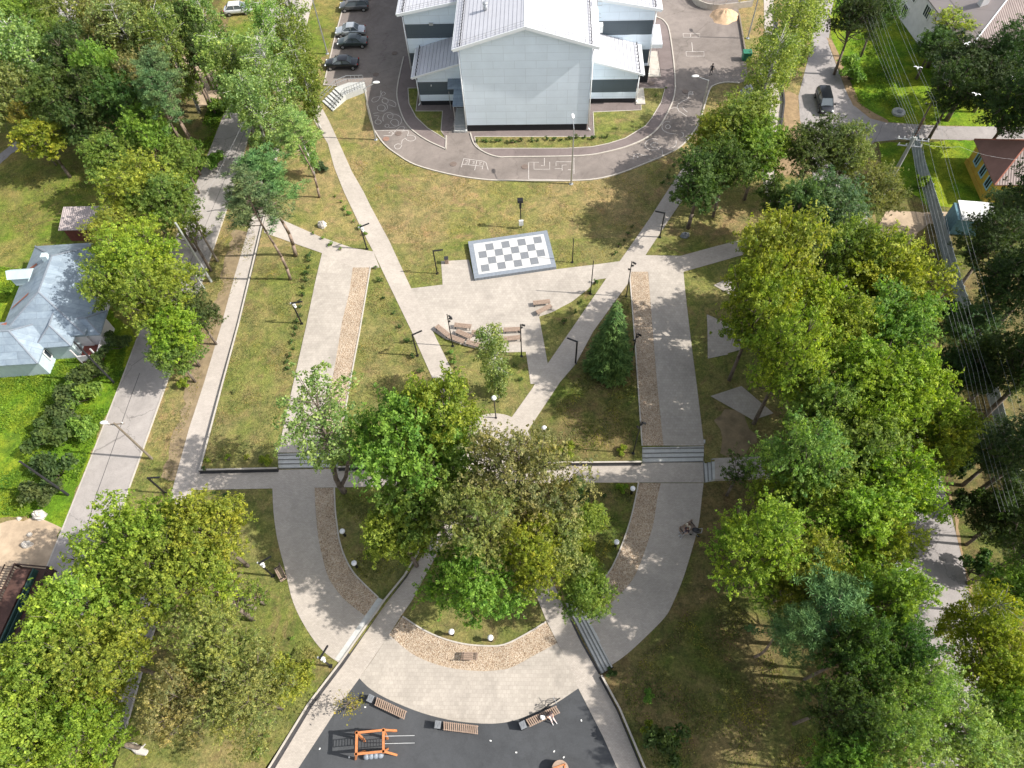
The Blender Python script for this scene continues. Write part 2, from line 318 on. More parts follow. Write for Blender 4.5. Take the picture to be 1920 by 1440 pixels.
def sheet(name,pts,zn,off,mat,rag=0,clip=False,skirt=0,seed=1,kind='structure'):
    bm=bmesh.new(); wp=[PZ(p[0],p[1],zn) for p in pts]
    if rag: wp=ragged(wp,rag,seed=seed)
    vs=[bm.verts.new((p[0],p[1],0)) for p in wp]; f=bm.faces.new(vs); f.normal_update()
    if f.normal.z<0: f.normal_flip()
    bmesh.ops.triangulate(bm,faces=bm.faces[:])
    if zn in 'TS':
        n3=Vector((_n[0],_n[1],0)); co=Vector((_a[0],_a[1],0))+n3*(CREASE if zn=='T' else -2.1)
        bmesh.ops.bisect_plane(bm,geom=bm.verts[:]+bm.edges[:]+bm.faces[:],plane_co=co,plane_no=n3,clear_outer=(clip and zn=='T'))
    for v in bm.verts: v.co.z=ZF[zn](v.co.x,v.co.y)+off
    if skirt:
        be=[e for e in bm.edges if e.is_boundary]; ex=bmesh.ops.extrude_edge_only(bm,edges=be)
        for g in ex['geom']:
            if isinstance(g,bmesh.types.BMVert): g.co.z=-skirt
    bmesh.ops.recalc_face_normals(bm,faces=bm.faces[:])
    me=bpy.data.meshes.new(name); bm.to_mesh(me); bm.free(); me.materials.append(mat)
    o=bpy.data.objects.new(name,me); COL.objects.link(o); tag(o,kind=kind); return o
def ribbon(mb,pts3,wd,h0,h1,side=0):
    # solid strip along a 3D line, width wd, from z+h0 to z+h1
    n=len(pts3); L=[];Rr=[]
    for i,p in enumerate(pts3):
        a=pts3[max(i-1,0)]; b=pts3[min(i+1,n-1)]; d=Vector((b[0]-a[0],b[1]-a[1],0)).normalized(); nr=Vector((-d.y,d.x,0))
        L.append(Vector(p)+nr*(wd*(.5+side*.5))); Rr.append(Vector(p)-nr*(wd*(.5-side*.5)))
    vs=[];fs=[]
    for l,r in zip(L,Rr): vs+=[(l.x,l.y,l.z+h1),(r.x,r.y,r.z+h1),(r.x,r.y,r.z+h0),(l.x,l.y,l.z+h0)]
    for i in range(n-1):
        a=4*i; b=a+4
        for k in range(4): fs.append((a+k,a+(k+1)%4,b+(k+1)%4,b+k))
    fs+=[(3,2,1,0),(4*n-4,4*n-3,4*n-2,4*n-1)]
    mb.add(vs,fs)
def kerb(name,pts,zn,wd=.15,h=.1,mat=None,k=0,base=-.05,side=0,name_kind='structure'):
    if k: pts=crom(pts,k)
    # split long spans so the strip follows the tilt of the ground
    q=[]
    for i in range(len(pts)-1):
        a=np.array(pts[i],float); b=np.array(pts[i+1],float); m=max(1,int(np.linalg.norm(b-a)/45))
        for j in range(m): q.append(tuple(a+(b-a)*j/m))
    q.append(pts[-1]); mb=MB(); ribbon(mb,[PZ(p[0],p[1],zn) for p in q],wd,base,h,side)
    return tag(mb.build(name,mat or M_kerb),kind=name_kind)
# ============================================================ GROUND
mb=MB(); mb.poly([(-420,-140,0),(420,-140,0),(420,520,0),(-420,520,0)]); tag(mb.build('ground',M_dry),kind='structure')
sheet('lawn_yard',[(-250,-60),(700,-60),(600,120),(430,200),(350,385),(258,635),(0,700),(-250,700)],'G',.004,M_yard,.5,seed=3)
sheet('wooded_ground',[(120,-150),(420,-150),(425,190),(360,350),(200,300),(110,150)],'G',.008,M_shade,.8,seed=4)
sheet('lush_grass',[(-250,500),(45,500),(200,560),(258,637),(226,720),(171,860),(120,990),(60,960),(0,975),(-250,975)],'G',.010,M_lush,.5,seed=5)
sheet('dirt_lot',[(-250,980),(60,972),(118,990),(82,1077),(37,1202),(0,1300),(-250,1340)],'G',.012,M_dirt,.45,seed=6)
sheet('lush_verge',[(1556,-150),(1558,60),(1570,120),(1585,160),(1603,197),(1633,221),(1668,230),(1778,236),(2300,240),(2300,-150)],'G',.010,M_lush,.15,seed=7)
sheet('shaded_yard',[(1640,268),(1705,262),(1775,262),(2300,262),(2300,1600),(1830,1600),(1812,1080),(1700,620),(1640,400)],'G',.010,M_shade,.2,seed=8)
sheet('lush_yard',[(1648,270),(1708,264),(2200,264),(2200,400),(1905,400),(1735,385),(1660,330)],'G',.014,M_lush,.3,seed=9)
sheet('yard_track',[(1660,398),(1730,398),(1840,400),(1840,415),(1740,418),(1690,470),(1620,470)],'G',.016,M_dirt,.3,seed=19)
sheet('terrace_lawn',TERR,'T',.003,M_lawn,clip=True,skirt=.1)
sheet('west_slope_lawn',SLP,'S',.003,M_lawn,skirt=.1)
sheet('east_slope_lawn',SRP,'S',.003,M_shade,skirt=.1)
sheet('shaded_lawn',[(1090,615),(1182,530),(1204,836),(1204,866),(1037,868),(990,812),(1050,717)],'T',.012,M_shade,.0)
sheet('centre_lawn',[(815,1045),(755,1156),(792,1180),(830,1197),(867,1207),(905,1211),(945,1209),(990,1187),(1024,1166),(1000,1104),(960,1020)],'G',.006,M_lawn)
# left road, long walk
sheet('left_road',[(640,-200),(500,140),(436,360),(392,490),(312,720),(265,852),(212,1000),(130,1230),(70,1400),(20,1560),(-80,1560),(0,1300),(37,1202),(82,1077),(117,992),(170,860),(225,720),(257,635),(351,390),(362,360),(427,195),(480,60),(570,-200)],'G',.02,M_road)
kerb('left_road_kerb',[(500,140),(436,360),(392,490),(312,720),(265,852),(212,1000),(130,1230),(70,1400)],'G',.15,.08)
kerb('road_edge_kerb',[(257,635),(225,720),(170,860),(117,992),(82,1077),(37,1202)],'G',.12,.035)
sheet('long_walk',[(620,-150),(587,0),(565,90),(502,380),(477,480),(447,605),(416,720),(375,880),(357,935),(259,1282),(231,1380),(190,1380),(203,1320),(320,930),(355,802),(382,720),(415,610),(440,517),(475,397),(545,60),(556,0),(590,-150)],'G',.024,M_walk)
# ring road and school yard
RING_O=[(685,165),(690,205),(700,240),(720,270),(745,290),(780,310),(842,327),(905,337),(960,339),(1085,339),(1147,330),(1210,307),(1260,285),(1285,267),(1307,237),(1317,212),(1330,170),(1340,160),(1360,155),(1387,156)]
sheet('school_yard',[(652,-150),(642,20),(627,75),(607,160)]+crom(RING_O,4)+[(1402,150),(1397,92),(1385,30),(1382,-150)],'G',.02,M_yardasp)
kerb('yard_kerb',[(642,20),(627,75),(607,160),(685,165)],'G',.15,.1)
kerb('ring_road_kerb',RING_O,'G',.16,.12,k=4)
RI_L=[(757,107),(745,165),(747,195),(760,230),(780,250),(805,266),(836,280)]
RI_R=[(882,250),(890,272),(910,287),(935,295),(960,295),(1085,293),(1135,286),(1185,272),(1225,250),(1250,215),(1266,165),(1257,70),(1247,42),(1230,32)]
sheet('school_walk_west',crom(RI_L,4)+[(838,255),(862,200),(775,100)],'G',.05,M_yardwalk)
sheet('school_walk_east',crom(RI_R,4)+[(1205,60),(1190,150),(1100,200),(1000,240)],'G',.05,M_yardwalk)
kerb('school_walk_kerb',RI_L,'G',.16,.13,k=4); kerb('school_walk_kerb',[(836,281),(837,255)],'G',.16,.13)
kerb('school_walk_kerb',RI_R,'G',.16,.13,k=4)
LA=[(765,166),(785,166),(780,209),(830,209),(827,245),(836,262),(802,241),(780,220),(767,195)]
sheet('school_bed_west',LA,'G',.065,M_lawn); kerb('bed_kerb',LA+[LA[0]],'G',.10,.10)
LB=[(890,257),(1114,257),(1112,211),(1202,207),(1201,166),(1247,166),(1240,192),(1222,222),(1210,237),(1172,260),(1140,270),(1110,276),(1060,279),(960,279),(900,279),(892,270)]
sheet('school_bed_east',LB,'G',.065,M_lawn); kerb('bed_kerb',LB+[LB[0]],'G',.10,.10)
# park paving on the terrace
sheet('plaza_paving',[(771,541),(830,534),(827,490),(879,487),(890,527),(1044,505),(1110,497),(1162,490),(1180,515),(1137,522),(1117,525)]+crom([(1117,525),(1103,542),(1090,552),(1072,566),(1055,575),(1034,586),(1011,594)],3)[1:]+[(1027,682),(1010,720),(995,720),(986,660),(945,661),(904,656),(873,649),(835,636),(811,620)],'T',.030,M_plaza)
sheet('diagonal_walk_west',[(582,215),(600,195),(617,227),(640,277),(660,322),(682,360),(695,387),(730,452),(771,541),(811,620),(855,710),(885,790),(850,800),(812,712),(772,622),(730,535),(700,472),(679,432),(645,360),(627,315),(615,270)],'T',.036,M_pave)
sheet('diagonal_walk_east',[(1310,270),(1330,300),(1266,395),(1210,479),(1181,527),(1112,622),(1080,682),(1050,717),(987,812),(950,800),(960,782),(997,730),(1027,682),(1137,522),(1162,490),(1220,407),(1250,360)],'T',.042,M_pave)
sheet('west_link_walk',[(496,437),(604,475),(598,502),(712,502),(700,472),(660,465),(600,444),(490,395)],'T',.048,M_pave)
sheet('east_link_walk',[(1168,482),(1210,479),(1277,480),(1335,464),(1427,440),(1500,420),(1500,452),(1397,477),(1335,495),(1281,510),(1180,510)],'T',.048,M_pave)
sheet('west_court',[(604,475),(662,501),(655,550),(642,602),(630,675),(598,849),(521,849),(572,622),(590,535),(598,500)],'T',.054,M_plaza)
BL=[(662,501),(694,501),(685,560),(674,625),(659,705),(634,848),(599,848),(630,675),(642,602),(655,550)]
sheet('bark_bed_west',BL,'T',.046,M_chip); kerb('bark_bed_kerb',[(695,500),(685,560),(674,625),(659,705),(634,848)],'T',.12,.10)
sheet('east_court',[(1215,507),(1281,506),(1285,550),(1292,610),(1300,675),(1306,720),(1320,836),(1244,836),(1232,720),(1225,635),(1220,572)],'T',.054,M_plaza)
BR=[(1184,508),(1215,507),(1220,572),(1225,635),(1232,720),(1244,836),(1204,836),(1196,720),(1191,647),(1186,585),(1182,525)]
sheet('bark_bed_east',BR,'T',.046,M_chip); kerb('bark_bed_kerb',[(1181,520),(1186,585),(1191,647),(1196,720),(1204,836)],'T',.12,.10)
cc=PZ(925,838,'T'); mb=MB(); mb.poly([(cc.x+3.6*math.cos(t),cc.y+3.6*math.sin(t),zT(cc.x+3.6*math.cos(t),cc.y+3.6*math.sin(t))+.06) for t in [i*math.pi/20 for i in range(40)]]); tag(mb.build('centre_circle_paving',M_pave),kind='structure')
for q in ([(1325,590),(1365,665),(1330,672)],[(1338,535),(1365,522),(1400,548),(1380,560)],[(1332,743),(1390,724),(1450,775),(1412,788)],[(1497,778),(1520,776),(1530,815),(1505,818)]):
    sheet('triangle_paving',[(x,y) for x,y in q],'T',.04,M_plaza)
sheet('triangle_paving',[(1326,590),(1392,620),(1392,655),(1327,673)],'T',.046,M_plaza)
# cross walk
sheet('cross_walk',[(372,884),(520,881),(632,879),(1037,869),(1204,868),(1318,867),(1320,905),(1047,905),(640,914),(511,916),(358,919)],'G',.028,M_pave)
# lower curved walks
LO=[(511,915),(513,960),(520,1010),(535,1070),(550,1130),(575,1180),(605,1220),(636,1243)]
LI=[(590,915),(592,957),(597,1007),(605,1045),(617,1085),(642,1120),(665,1140),(685,1155)]
sheet('curved_walk_west',crom(LO,4)+[(640,1240),(712,1142)]+crom(LI,4)[::-1],'S',.03,M_pave)
KI=[(627,915),(629,957),(633,990),(637,1015),(647,1045),(664,1075),(690,1102),(709,1120)]
sheet('bark_bed_southwest',crom(LI,4)+[(689,1152)]+crom(KI,4)[::-1],'S',.022,M_chip); kerb('bark_bed_kerb',KI,'S',.12,.10,k=4)
sheet('ramp_strip',[(709,1120),(722,1127),(640,1240),(628,1236)],'S',.036,M_step)
RO=[(1319,906),(1316,932),(1310,982),(1297,1032),(1281,1084),(1262,1130),(1247,1157),(1210,1195),(1175,1227),(1147,1247)]
RI=[(1239,906),(1232,937),(1225,982),(1210,1030),(1190,1080),(1165,1112),(1135,1140),(1101,1162)]
sheet('curved_walk_east',crom(RO,4)+[(1101,1162)]+crom(RI,4)[::-1][1:],'S',.03,M_pave)
KR=[(1197,906),(1191,937),(1182,975),(1167,1020),(1152,1055),(1140,1075),(1112,1108),(1085,1135)]
sheet('bark_bed_southeast',crom(RI,4)+crom(KR,4)[::-1],'S',.022,M_chip); kerb('bark_bed_kerb',KR,'S',.12,.10,k=4)
# bottom crossing walks, plaza, rubber
AO=[(730,1190),(767,1222),(802,1240),(842,1252),(892,1258),(930,1257),(960,1251),(1005,1227),(1045,1206)]
AI=[(755,1156),(792,1180),(830,1197),(867,1207),(905,1211),(945,1209),(990,1187),(1024,1166)]
RU=[(674,1272),(695,1292),(730,1312),(792,1337),(855,1352),(917,1357),(960,1352),(1002,1337),(1040,1320),(1084,1291)]
sheet('lower_plaza',crom(AO,4)+[(1065,1242),(1085,1292)]+crom(RU,4)[::-1]+[(700,1235)],'G',.03,M_plaza)
sheet('bark_bed_south',crom(AI,4)+crom(AO,4)[::-1],'G',.02,M_chip); kerb('bark_bed_kerb',AI,'G',.12,.10,k=4)
sheet('diagonal_walk_southwest',[(860,950),(782,1045),(722,1127),(642,1242),(580,1322),(460,1520),(530,1520),(560,1440),(635,1325),(674,1272),(730,1190),(752,1155),(772,1127),(819,1040),(890,960)],'G',.036,M_pave)
sheet('diagonal_walk_southeast',[(960,980),(1000,1104),(1025,1165),(1046,1207),(1065,1242),(1085,1292),(1130,1380),(1175,1480),(1200,1540),(1260,1540),(1207,1440),(1160,1330),(1124,1265),(1090,1205),(1054,1130),(1000,1010)],'G',.036,M_pave)
sheet('rubber_playground',crom(RU,4)+[(1130,1380),(1175,1480),(1200,1540),(500,1540),(560,1440),(635,1325)],'G',.024,M_rubber)
# right roads
sheet('right_road',[(1600,-200),(1560,20),(1553,82),(1567,120),(1582,160),(1600,197),(1630,221),(1665,230),(1775,237),(2300,240),(2300,268),(1775,262),(1705,260),(1640,266),(1605,290),(1640,480),(1700,700),(1772,920),(1812,1080),(1850,1300),(1880,1540),(1740,1540),(1695,1080),(1500,225),(1497,180),(1520,92),(1530,0),(1540,-200)],'G',.02,M_road2)
sheet('leaf_strewn_verge',[(1470,165),(1497,180),(1502,225),(1530,330),(1440,330),(1466,245)],'G',.016,M_orange,.25,seed=11)
sheet('road_side_litter',[(1549,70),(1566,115),(1581,158),(1600,197),(1632,222),(1665,231),(1665,226),(1640,212),(1615,195),(1595,155),(1575,110),(1560,75)],'G',.024,M_orange,.1,seed=12)
sheet('verge_litter',[(1772,920),(1812,1080),(1840,1230),(1845,1228),(1819,1080),(1778,918)],'G',.024,M_orange,.2,seed=13)
sheet('east_footway',[(1425,-120),(1450,-120),(1450,0),(1468,195),(1461,250),(1452,330),(1478,440),(1455,440),(1428,330),(1437,200),(1432,0)],'G',.022,M_walk)
kerb('footway_wall',[(1452,20),(1468,195),(1461,250)],'G',.2,.35,M_face,side=1)
M_worn=simple('worn_earth',(.24,.18,.105),.95,0,.35,1.2,False,.4)
sheet('worn_earth_patch',[(395,700),(440,560),(470,450),(440,430),(400,560),(350,700),(300,900),(335,900)],'G',.012,M_worn,.6,seed=16)
sheet('worn_earth_patch',[(1340,790),(1380,770),(1420,830),(1350,850)],'T',.012,M_worn,.8,seed=18)
sheet('bare_patch',[(322,100),(395,120),(420,150),(405,195),(365,200),(340,160)],'G',.016,M_dirt,.4,seed=15)
sheet('top_footpath',[(110,0),(150,0),(150,55),(135,60),(105,30)],'G',.02,M_road2,.3)
sheet('side_footpath',[(-60,330),(30,265),(45,270),(-40,345)],'G',.02,M_road2,.2)
for q,sd_ in (([(640,380),(720,350),(760,400),(740,470),(690,430)],21),([(870,610),(930,660),(940,760),(890,770),(850,680)],22),([(490,1330),(540,1280),(560,1300),(500,1400)],23),([(250,720),(310,730),(270,830),(240,850)],24)):
    pass
# retaining walls: dark face with pale cap
def rwall(name,pts,zn,label,side,hcap=.1,face_min=.22,group='low retaining walls',channel=.12):
    q=[]
    for i in range(len(pts)-1):
        a=np.array(pts[i],float); b=np.array(pts[i+1],float); m=max(1,int(np.linalg.norm(b-a)/40))
        for j in range(m): q.append(tuple(a+(b-a)*j/m))
    q.append(pts[-1]); g=[PZ(p[0],p[1],zn) for p in q]
    r=empty(name,(g[0].x,g[0].y,0),0,label,'wall',group); o=Vector((g[0].x,g[0].y,0))
    mb=MB(); base=[Vector((p.x,p.y,0))-o for p in g]; top=[max(face_min,p.z+.05) for p in g]
    for i in range(len(g)-1):
        m2=MB(); ribbon(m2,[base[i],base[i+1]],.14,0,1,side); vs=list(m2.v)
        vv=[]
        for k,v in enumerate(vs):
            t=top[i] if k<4 else top[i+1]; vv.append((v[0],v[1],t if v[2]>.5 else -.05))
        mb.add(vv,m2.f)
    mb.build('wall_face',M_face,r)
    mb=MB(); ribbon(mb,[Vector((b.x,b.y,t)) for b,t in zip(base,top)],.15,.002,hcap*.6,side); mb.build('cap',M_kerb,r)
    if channel: mb=MB(); ribbon(mb,[Vector((b.x,b.y,.0)) for b in base],channel,.0,.062,-side); mb.build('drain_channel',M_face,r)
    return r
rwall('retaining_wall',[(372,883),(520,879.5)],'T','low dark wall with pale cap along the cross walk, left of the west stairs',1)
rwall('retaining_wall',[(633,877.5),(800,873.5),(1037,869)],'T','low dark wall with pale cap along the cross walk between the two stairs',1)
rwall('retaining_wall',[(1037,869),(1203,867.5)],'T','low dark wall with pale cap running under the shaded lawn to the east stairs',1,.05,.1)
rwall('retaining_wall',[(500,388),(478,480),(447,605),(416,720),(374,880)],'T','long low wall edging the lawn along the straight west walk',1)
rwall('retaining_wall',[(357,935),(320,1070),(259,1282),(231,1380)],'S','low wall beside the end of the west walk under the bottom left trees',1)
rwall('retaining_wall',[(790,1030),(760,1080),(720,1129),(640,1243),(580,1321),(470,1500)],'S','low dark wall along the southwest diagonal walk',-1)
rwall('retaining_wall',[(1126,1267),(1160,1329),(1207,1440),(1240,1520)],'S','low dark wall along the southeast diagonal walk below the stone steps',1)
# stairs
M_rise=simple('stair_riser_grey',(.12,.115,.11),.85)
def stairs(name,A,B,C,D,tops,label,zn=None,risers=True):
    # A,B: upper edge, D,C: lower edge (pixel map points); steps between, tops = list of heights high to low
    pA,pB,pC,pD=[Vector((*P(*p,0),0)) for p in (A,B,C,D)]; r=empty(name,(pD.x,pD.y,0),0,label,'stairs','outdoor stairs'); n=len(tops)
    for i,h in enumerate(tops):
        t0=i/n; t1=(i+1)/n; q=[pA.lerp(pD,t0)-pD,pB.lerp(pC,t0)-pD,pB.lerp(pC,t1)-pD,pA.lerp(pD,t1)-pD]
        mb=MB(); mb.prism([(v.x,v.y) for v in q][::-1],-.05,h); mb.build('step',M_step,r)
        d=(q[2]-q[3]).normalized(); nv=Vector((-d.y,d.x,0)); 
        if nv.dot(q[0]-q[3])<0: nv=-nv
        mb=MB(); mb.prism([(v.x,v.y) for v in (q[3]+nv*.002-nv*.012,q[2]+nv*.002-nv*.012,q[2]+nv*.003,q[3]+nv*.003)],0 if i==n-1 else tops[i+1],h-.03); mb.build('riser',M_rise,r); mb=MB(); mb.prism([(v.x,v.y) for v in (q[3]+nv*.012,q[2]+nv*.012,q[2]+nv*.062,q[3]+nv*.062)],h+.001,h+.006); mb.build('edge_shadow_line',M_rise,r)  # dark strip along each tread edge stands in for the riser's shadow line
    return r
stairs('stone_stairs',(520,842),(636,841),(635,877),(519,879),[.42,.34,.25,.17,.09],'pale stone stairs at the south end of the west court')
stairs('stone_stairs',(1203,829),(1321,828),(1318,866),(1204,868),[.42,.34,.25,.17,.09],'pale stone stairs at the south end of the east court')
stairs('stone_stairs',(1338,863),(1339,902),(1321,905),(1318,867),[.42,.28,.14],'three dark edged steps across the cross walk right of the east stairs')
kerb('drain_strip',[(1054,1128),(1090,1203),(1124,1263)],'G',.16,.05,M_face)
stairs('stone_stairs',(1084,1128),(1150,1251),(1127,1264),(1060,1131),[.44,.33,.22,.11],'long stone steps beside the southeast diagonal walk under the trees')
mb=MB(); q=[P(*p) for p in ((1338,863),(1520,856),(1520,896),(1339,902))]; mb.prism([(v[0],v[1]) for v in q][::-1],-.05,.45); tag(mb.build('cross_walk_east',M_pave),kind='structure')
# ============================================================ SCHOOL
YA=R_(-4.5); so3=P(877,247); SE=np.array([math.cos(YA),math.sin(YA)]); SN=np.array([-math.sin(YA),math.cos(YA)])
def bl(px,py,z=0):
    v=P(px,py,z)-so3; return float(v@SE),float(v@SN)
sch=empty('school_building',(so3[0],so3[1],0),YA,'large white panelled school with gabled metal roofs at the top of the park','building')
def gable(parent,x0,x1,y0,y1,zw,zr,ov=.7,thick=.12,rib=.48,xr=None,roofname='roof'):
    xr=(x0+x1)/2 if xr is None else xr; mb=MB(); mb.m=0
    sl=(zr-zw)/((x1-x0)/2)
    for s in (-1,1):
        xe=(x0-ov) if s<0 else (x1+ov); ze=zr-sl*abs(xe-xr); a=Vector((xr,y0-.55,zr)); b=Vector((xe,y0-.55,ze)); c=Vector((xe,y1,ze)); d=Vector((xr,y1,zr)); u=Vector((0,0,thick))
        vs=[a,b,c,d,a+u,b+u,c+u,d+u]; fs=[(0,3,2,1),(4,5,6,7),(0,1,5,4),(1,2,6,5),(2,3,7,6)]
        if s>0: fs=[f[::-1] for f in fs]
        mb.add(vs,fs)
    r=mb.build(roofname,M_roofw,parent); mb=MB()
    for s in (-1,1):
        xe=(x0-ov) if s<0 else (x1+ov); n=int(abs(xe-xr)/rib)
        for i in range(1,n):
            x=xr+s*rib*i; z=zr-sl*abs(x-xr)+thick+.012; mb.box((x,(y0-.5+y1)/2,z-.01),(.022,y1-y0+.5,.04))
    mb.build('standing_seam',M_roofseam,r)
    mb=MB()
    for s in (-1,1):
        xe=(x0-ov) if s<0 else (x1+ov); ze=zr-sl*abs(xe-xr)
        mb.bar((xe,y0-.57,ze-.02),(xr,y0-.57,zr-.02),.07,.36); 
        mb.cyl((xe+s*.06,y0-.5,ze-.02),(xe+s*.06,y1,ze-.02),.085,n=6)
        mb.box((xr+s*.08,(y0+y1)/2-.28,zr+thick+.01-.02),(.16,y1-y0+.5,.03))
    mb.build('roof_trim',M_pipe,r)
    return r,sl
def guard(parent,a,b,step=.9,h=.42,rails=2,tilt=(0,0,1),name='snow_guard',m=None,pr=.028):
    a=Vector(a); b=Vector(b); mb=MB(); L=(b-a).length; n=max(2,int(L/step)); t=Vector(tilt)
    for i in range(n+1):
        p=a.lerp(b,i/n); mb.bar(p,p+t*h,pr)
    for k in range(rails): o=t*(h*(k+1)/rails); mb.bar(a+o,b+o,.022)
    return mb.build(name,m or M_dark,parent)
# front block
def band_wall(parent,x0,x1,y,bands,th=.12,axis='x'):
    for i,(z0,z1,m,nm,pr) in enumerate(bands):
        mb=MB(); 
        if axis=='x': mb.box(((x0+x1)/2,y+th/2-pr,(z0+z1)/2),(x1-x0,th,z1-z0))
        else: mb.box((y,(x0+x1)/2,(z0+z1)/2),(th,x1-x0,z1-z0))
        mb.build(nm,m,parent)
W=15.15
mb=MB(); 
pts=[(0,1.0),(W,1.0),(W,11.8),(W/2,14.15),(0,11.8)]
vs=[(x,0,z) for x,z in pts]+[(x,38,z) for x,z in pts]; mb.add(vs,[(0,1,2,3,4),(9,8,7,6,5),(0,5,6,1),(1,6,7,2),(2,7,8,3),(3,8,9,4),(4,9,5,0)]); mb.build('wall',M_panelw,sch)
mb=MB(); mb.box((W/2,19.06,.5),(W-.12,38,1.02)); mb.build('plinth',M_plinth,sch)
rf,sl0=gable(sch,0,W,0,38,11.8,14.15)
sl=(14.15-11.8)/(W/2)
for s,x in ((-1,.15),(1,W-.15)): guard(rf,(x,-.35,14.15-sl*abs(x-W/2)+.13),(x,30,14.15-sl*abs(x-W/2)+.13),.62,.36,2,pr=.10)
for s in (-1,1):
    xe=W/2+s*(W/2+.2); guard(rf,(xe,-.3,14.15-sl*abs(xe-W/2)+.13),(W/2,-.3,14.28),1.15,.55,2,name='roof_railing',m=M_graymetal,pr=.03)

mb=MB(); mb.cyl((2.9,5.2,12.6),(2.9,5.2,13.6),.22,n=10); mb.sph((2.9,5.2,13.65),.34,10,6,(1,1,.5)); mb.box((2.6,5.4,13.2),(.06,.06,1.2)); mb.build('roof_vent',M_graymetal,sch,True)
# rear block
x0,x1,yb=-8.0,23.4,11.0
mb=MB(); zr=9.4+.19*((x1-x0)/2); xm=(x0+x1)/2
pts=[(x0,6.8+.9),(x1,6.8+.9),(x1,9.4),(xm,zr),(x0,9.4)]
vs=[(x,yb,z) for x,z in pts]+[(x,44,z) for x,z in pts]; mb.add(vs,[(0,1,2,3,4),(9,8,7,6,5),(0,5,6,1),(1,6,7,2),(2,7,8,3),(3,8,9,4),(4,9,5,0)]); mb.build('wall',M_panelw,sch)
for z0,z1,m,nm,ins in ((5.75,7.72,M_paneld,'graphite_band',.03),(3.75,5.78,M_panelw,'wall',0),(1.75,3.78,M_paneld,'graphite_band',.03),(.8,1.78,M_panelw,'wall',0),(-.02,.82,M_plinth,'plinth',.05)):
    mb=MB(); mb.box((xm,(yb+44)/2,(z0+z1)/2),(x1-x0-2*ins,44-yb-2*ins,z1-z0)); mb.build(nm,m,sch)
rf2,sl2=gable(sch,x0,x1,yb,44,9.4,zr)
sl2=(zr-9.4)/((x1-x0)/2)
for x in (x0+.1,x1-.1): guard(rf2,(x,yb-.3,zr-sl2*abs(x-xm)+.13),(x,36,zr-sl2*abs(x-xm)+.13),.62,.36,2,pr=.10)
guard(rf2,(x0,yb-.3,9.53),(0,yb-.3,zr-sl2*abs(0-xm)+.13),1.1,.5,2,name='roof_railing',m=M_graymetal)
guard(rf2,(x1,yb-.3,9.53),(W,yb-.3,zr-sl2*abs(W-xm)+.13),1.1,.5,2,name='roof_railing',m=M_graymetal)
# annexes
for s,xa,xb,nm in ((-1,-6.4,-.02,'w'),(1,W+.02,21.5,'e')):
    xo=xa if s<0 else xb; xi=xb if s<0 else xa; zl,zh=4.55,6.45; ya,yc=5.25,10.96
    mb=MB(); vs=[(xo,ya,2.6+.9),(xi,ya,3.5),(xi,ya,zh),(xo,ya,zl),(xo,yc,3.5),(xi,yc,3.5),(xi,yc,zh),(xo,yc,zl)]
    fs=[(0,1,2,3),(7,6,5,4),(0,3,7,4),(1,5,6,2),(3,2,6,7),(0,4,5,1)]; mb.add(vs,fs if s<0 else [f[::-1] for f in fs]); mb.build('wall',M_panelw,sch)
    for z0,z1,m,n2,ins in ((1.6,3.52,M_paneld,'graphite_band',.03),(.72,1.62,M_panelw,'wall',0),(-.02,.74,M_plinth,'plinth',.05)):
        mb=MB(); xl=min(xo,xi)+(ins if s<0 else 0); xh=max(xo,xi)-(ins if s>0 else 0); mb.box(((xl+xh)/2,(ya+ins+yc)/2,(z0+z1)/2),(xh-xl,yc-ya-ins,z1-z0)); mb.build(n2,m,sch)
    slp=(zh-zl)/6.4; xe=xo+s*.6; ze=zl-slp*.6+.02; mb=MB(); u=Vector((0,0,.1))
    a=Vector((xi,ya-.5,zh+.02)); b=Vector((xe,ya-.5,ze)); c=Vector((xe,yc,ze)); d=Vector((xi,yc,zh+.02)); vs=[a,b,c,d,a+u,b+u,c+u,d+u]; fs=[(0,3,2,1),(4,5,6,7),(0,1,5,4),(1,2,6,5),(2,3,7,6),(3,0,4,7)]
    mb.add(vs,fs if s<0 else [f[::-1] for f in fs]); r3=mb.build('roof',M_roofw,sch)
    mb=MB()
    for i in range(1,14):
        x=xi+s*.5*i; z=zh+.13-slp*abs(x-xi); mb.box((x,(ya-.5+yc)/2,z),(.018,yc-ya+.45,.03))
    mb.build('standing_seam',M_roofseam,r3)
    xg=xo+s*.05; zg=zl+.12; guard(r3,(xg,ya-.3,zg),(xg,yc-.3,zg),.7,.34,2,pr=.10)
    mb=MB(); mb.bar((xe,ya-.53,ze),(xi,ya-.53,zh+.02),.07,.26); mb.cyl((xe+s*.05,ya-.5,ze),(xe+s*.05,yc,ze),.08,n=6); mb.build('roof_trim',M_pipe,r3)
# downpipes, corner trims
def pipe(x,y,z1,z0=.15,out=(0,-1)): 
    mb=MB(); mb.tube([(x-out[0]*0+out[0]*.55,y+out[1]*.5,z1+.1),(x+out[0]*.12,y+out[1]*.12,z1-.5),(x+out[0]*.12,y+out[1]*.12,z0+.3),(x+out[0]*.4,y+out[1]*.4,z0)],.07,8); mb.build('downpipe',M_pipe,sch,True)
pipe(0,0,11.6,out=(-.9,-.4)); pipe(W,0,11.6,out=(.9,-.4)); pipe(-6.4,5.25,4.4,out=(-.9,-.4)); pipe(21.5,5.25,4.4,out=(.9,-.4)); pipe(x0,yb,9.2,out=(-.9,-.4)); pipe(x1,yb,9.2,out=(.9,-.4))
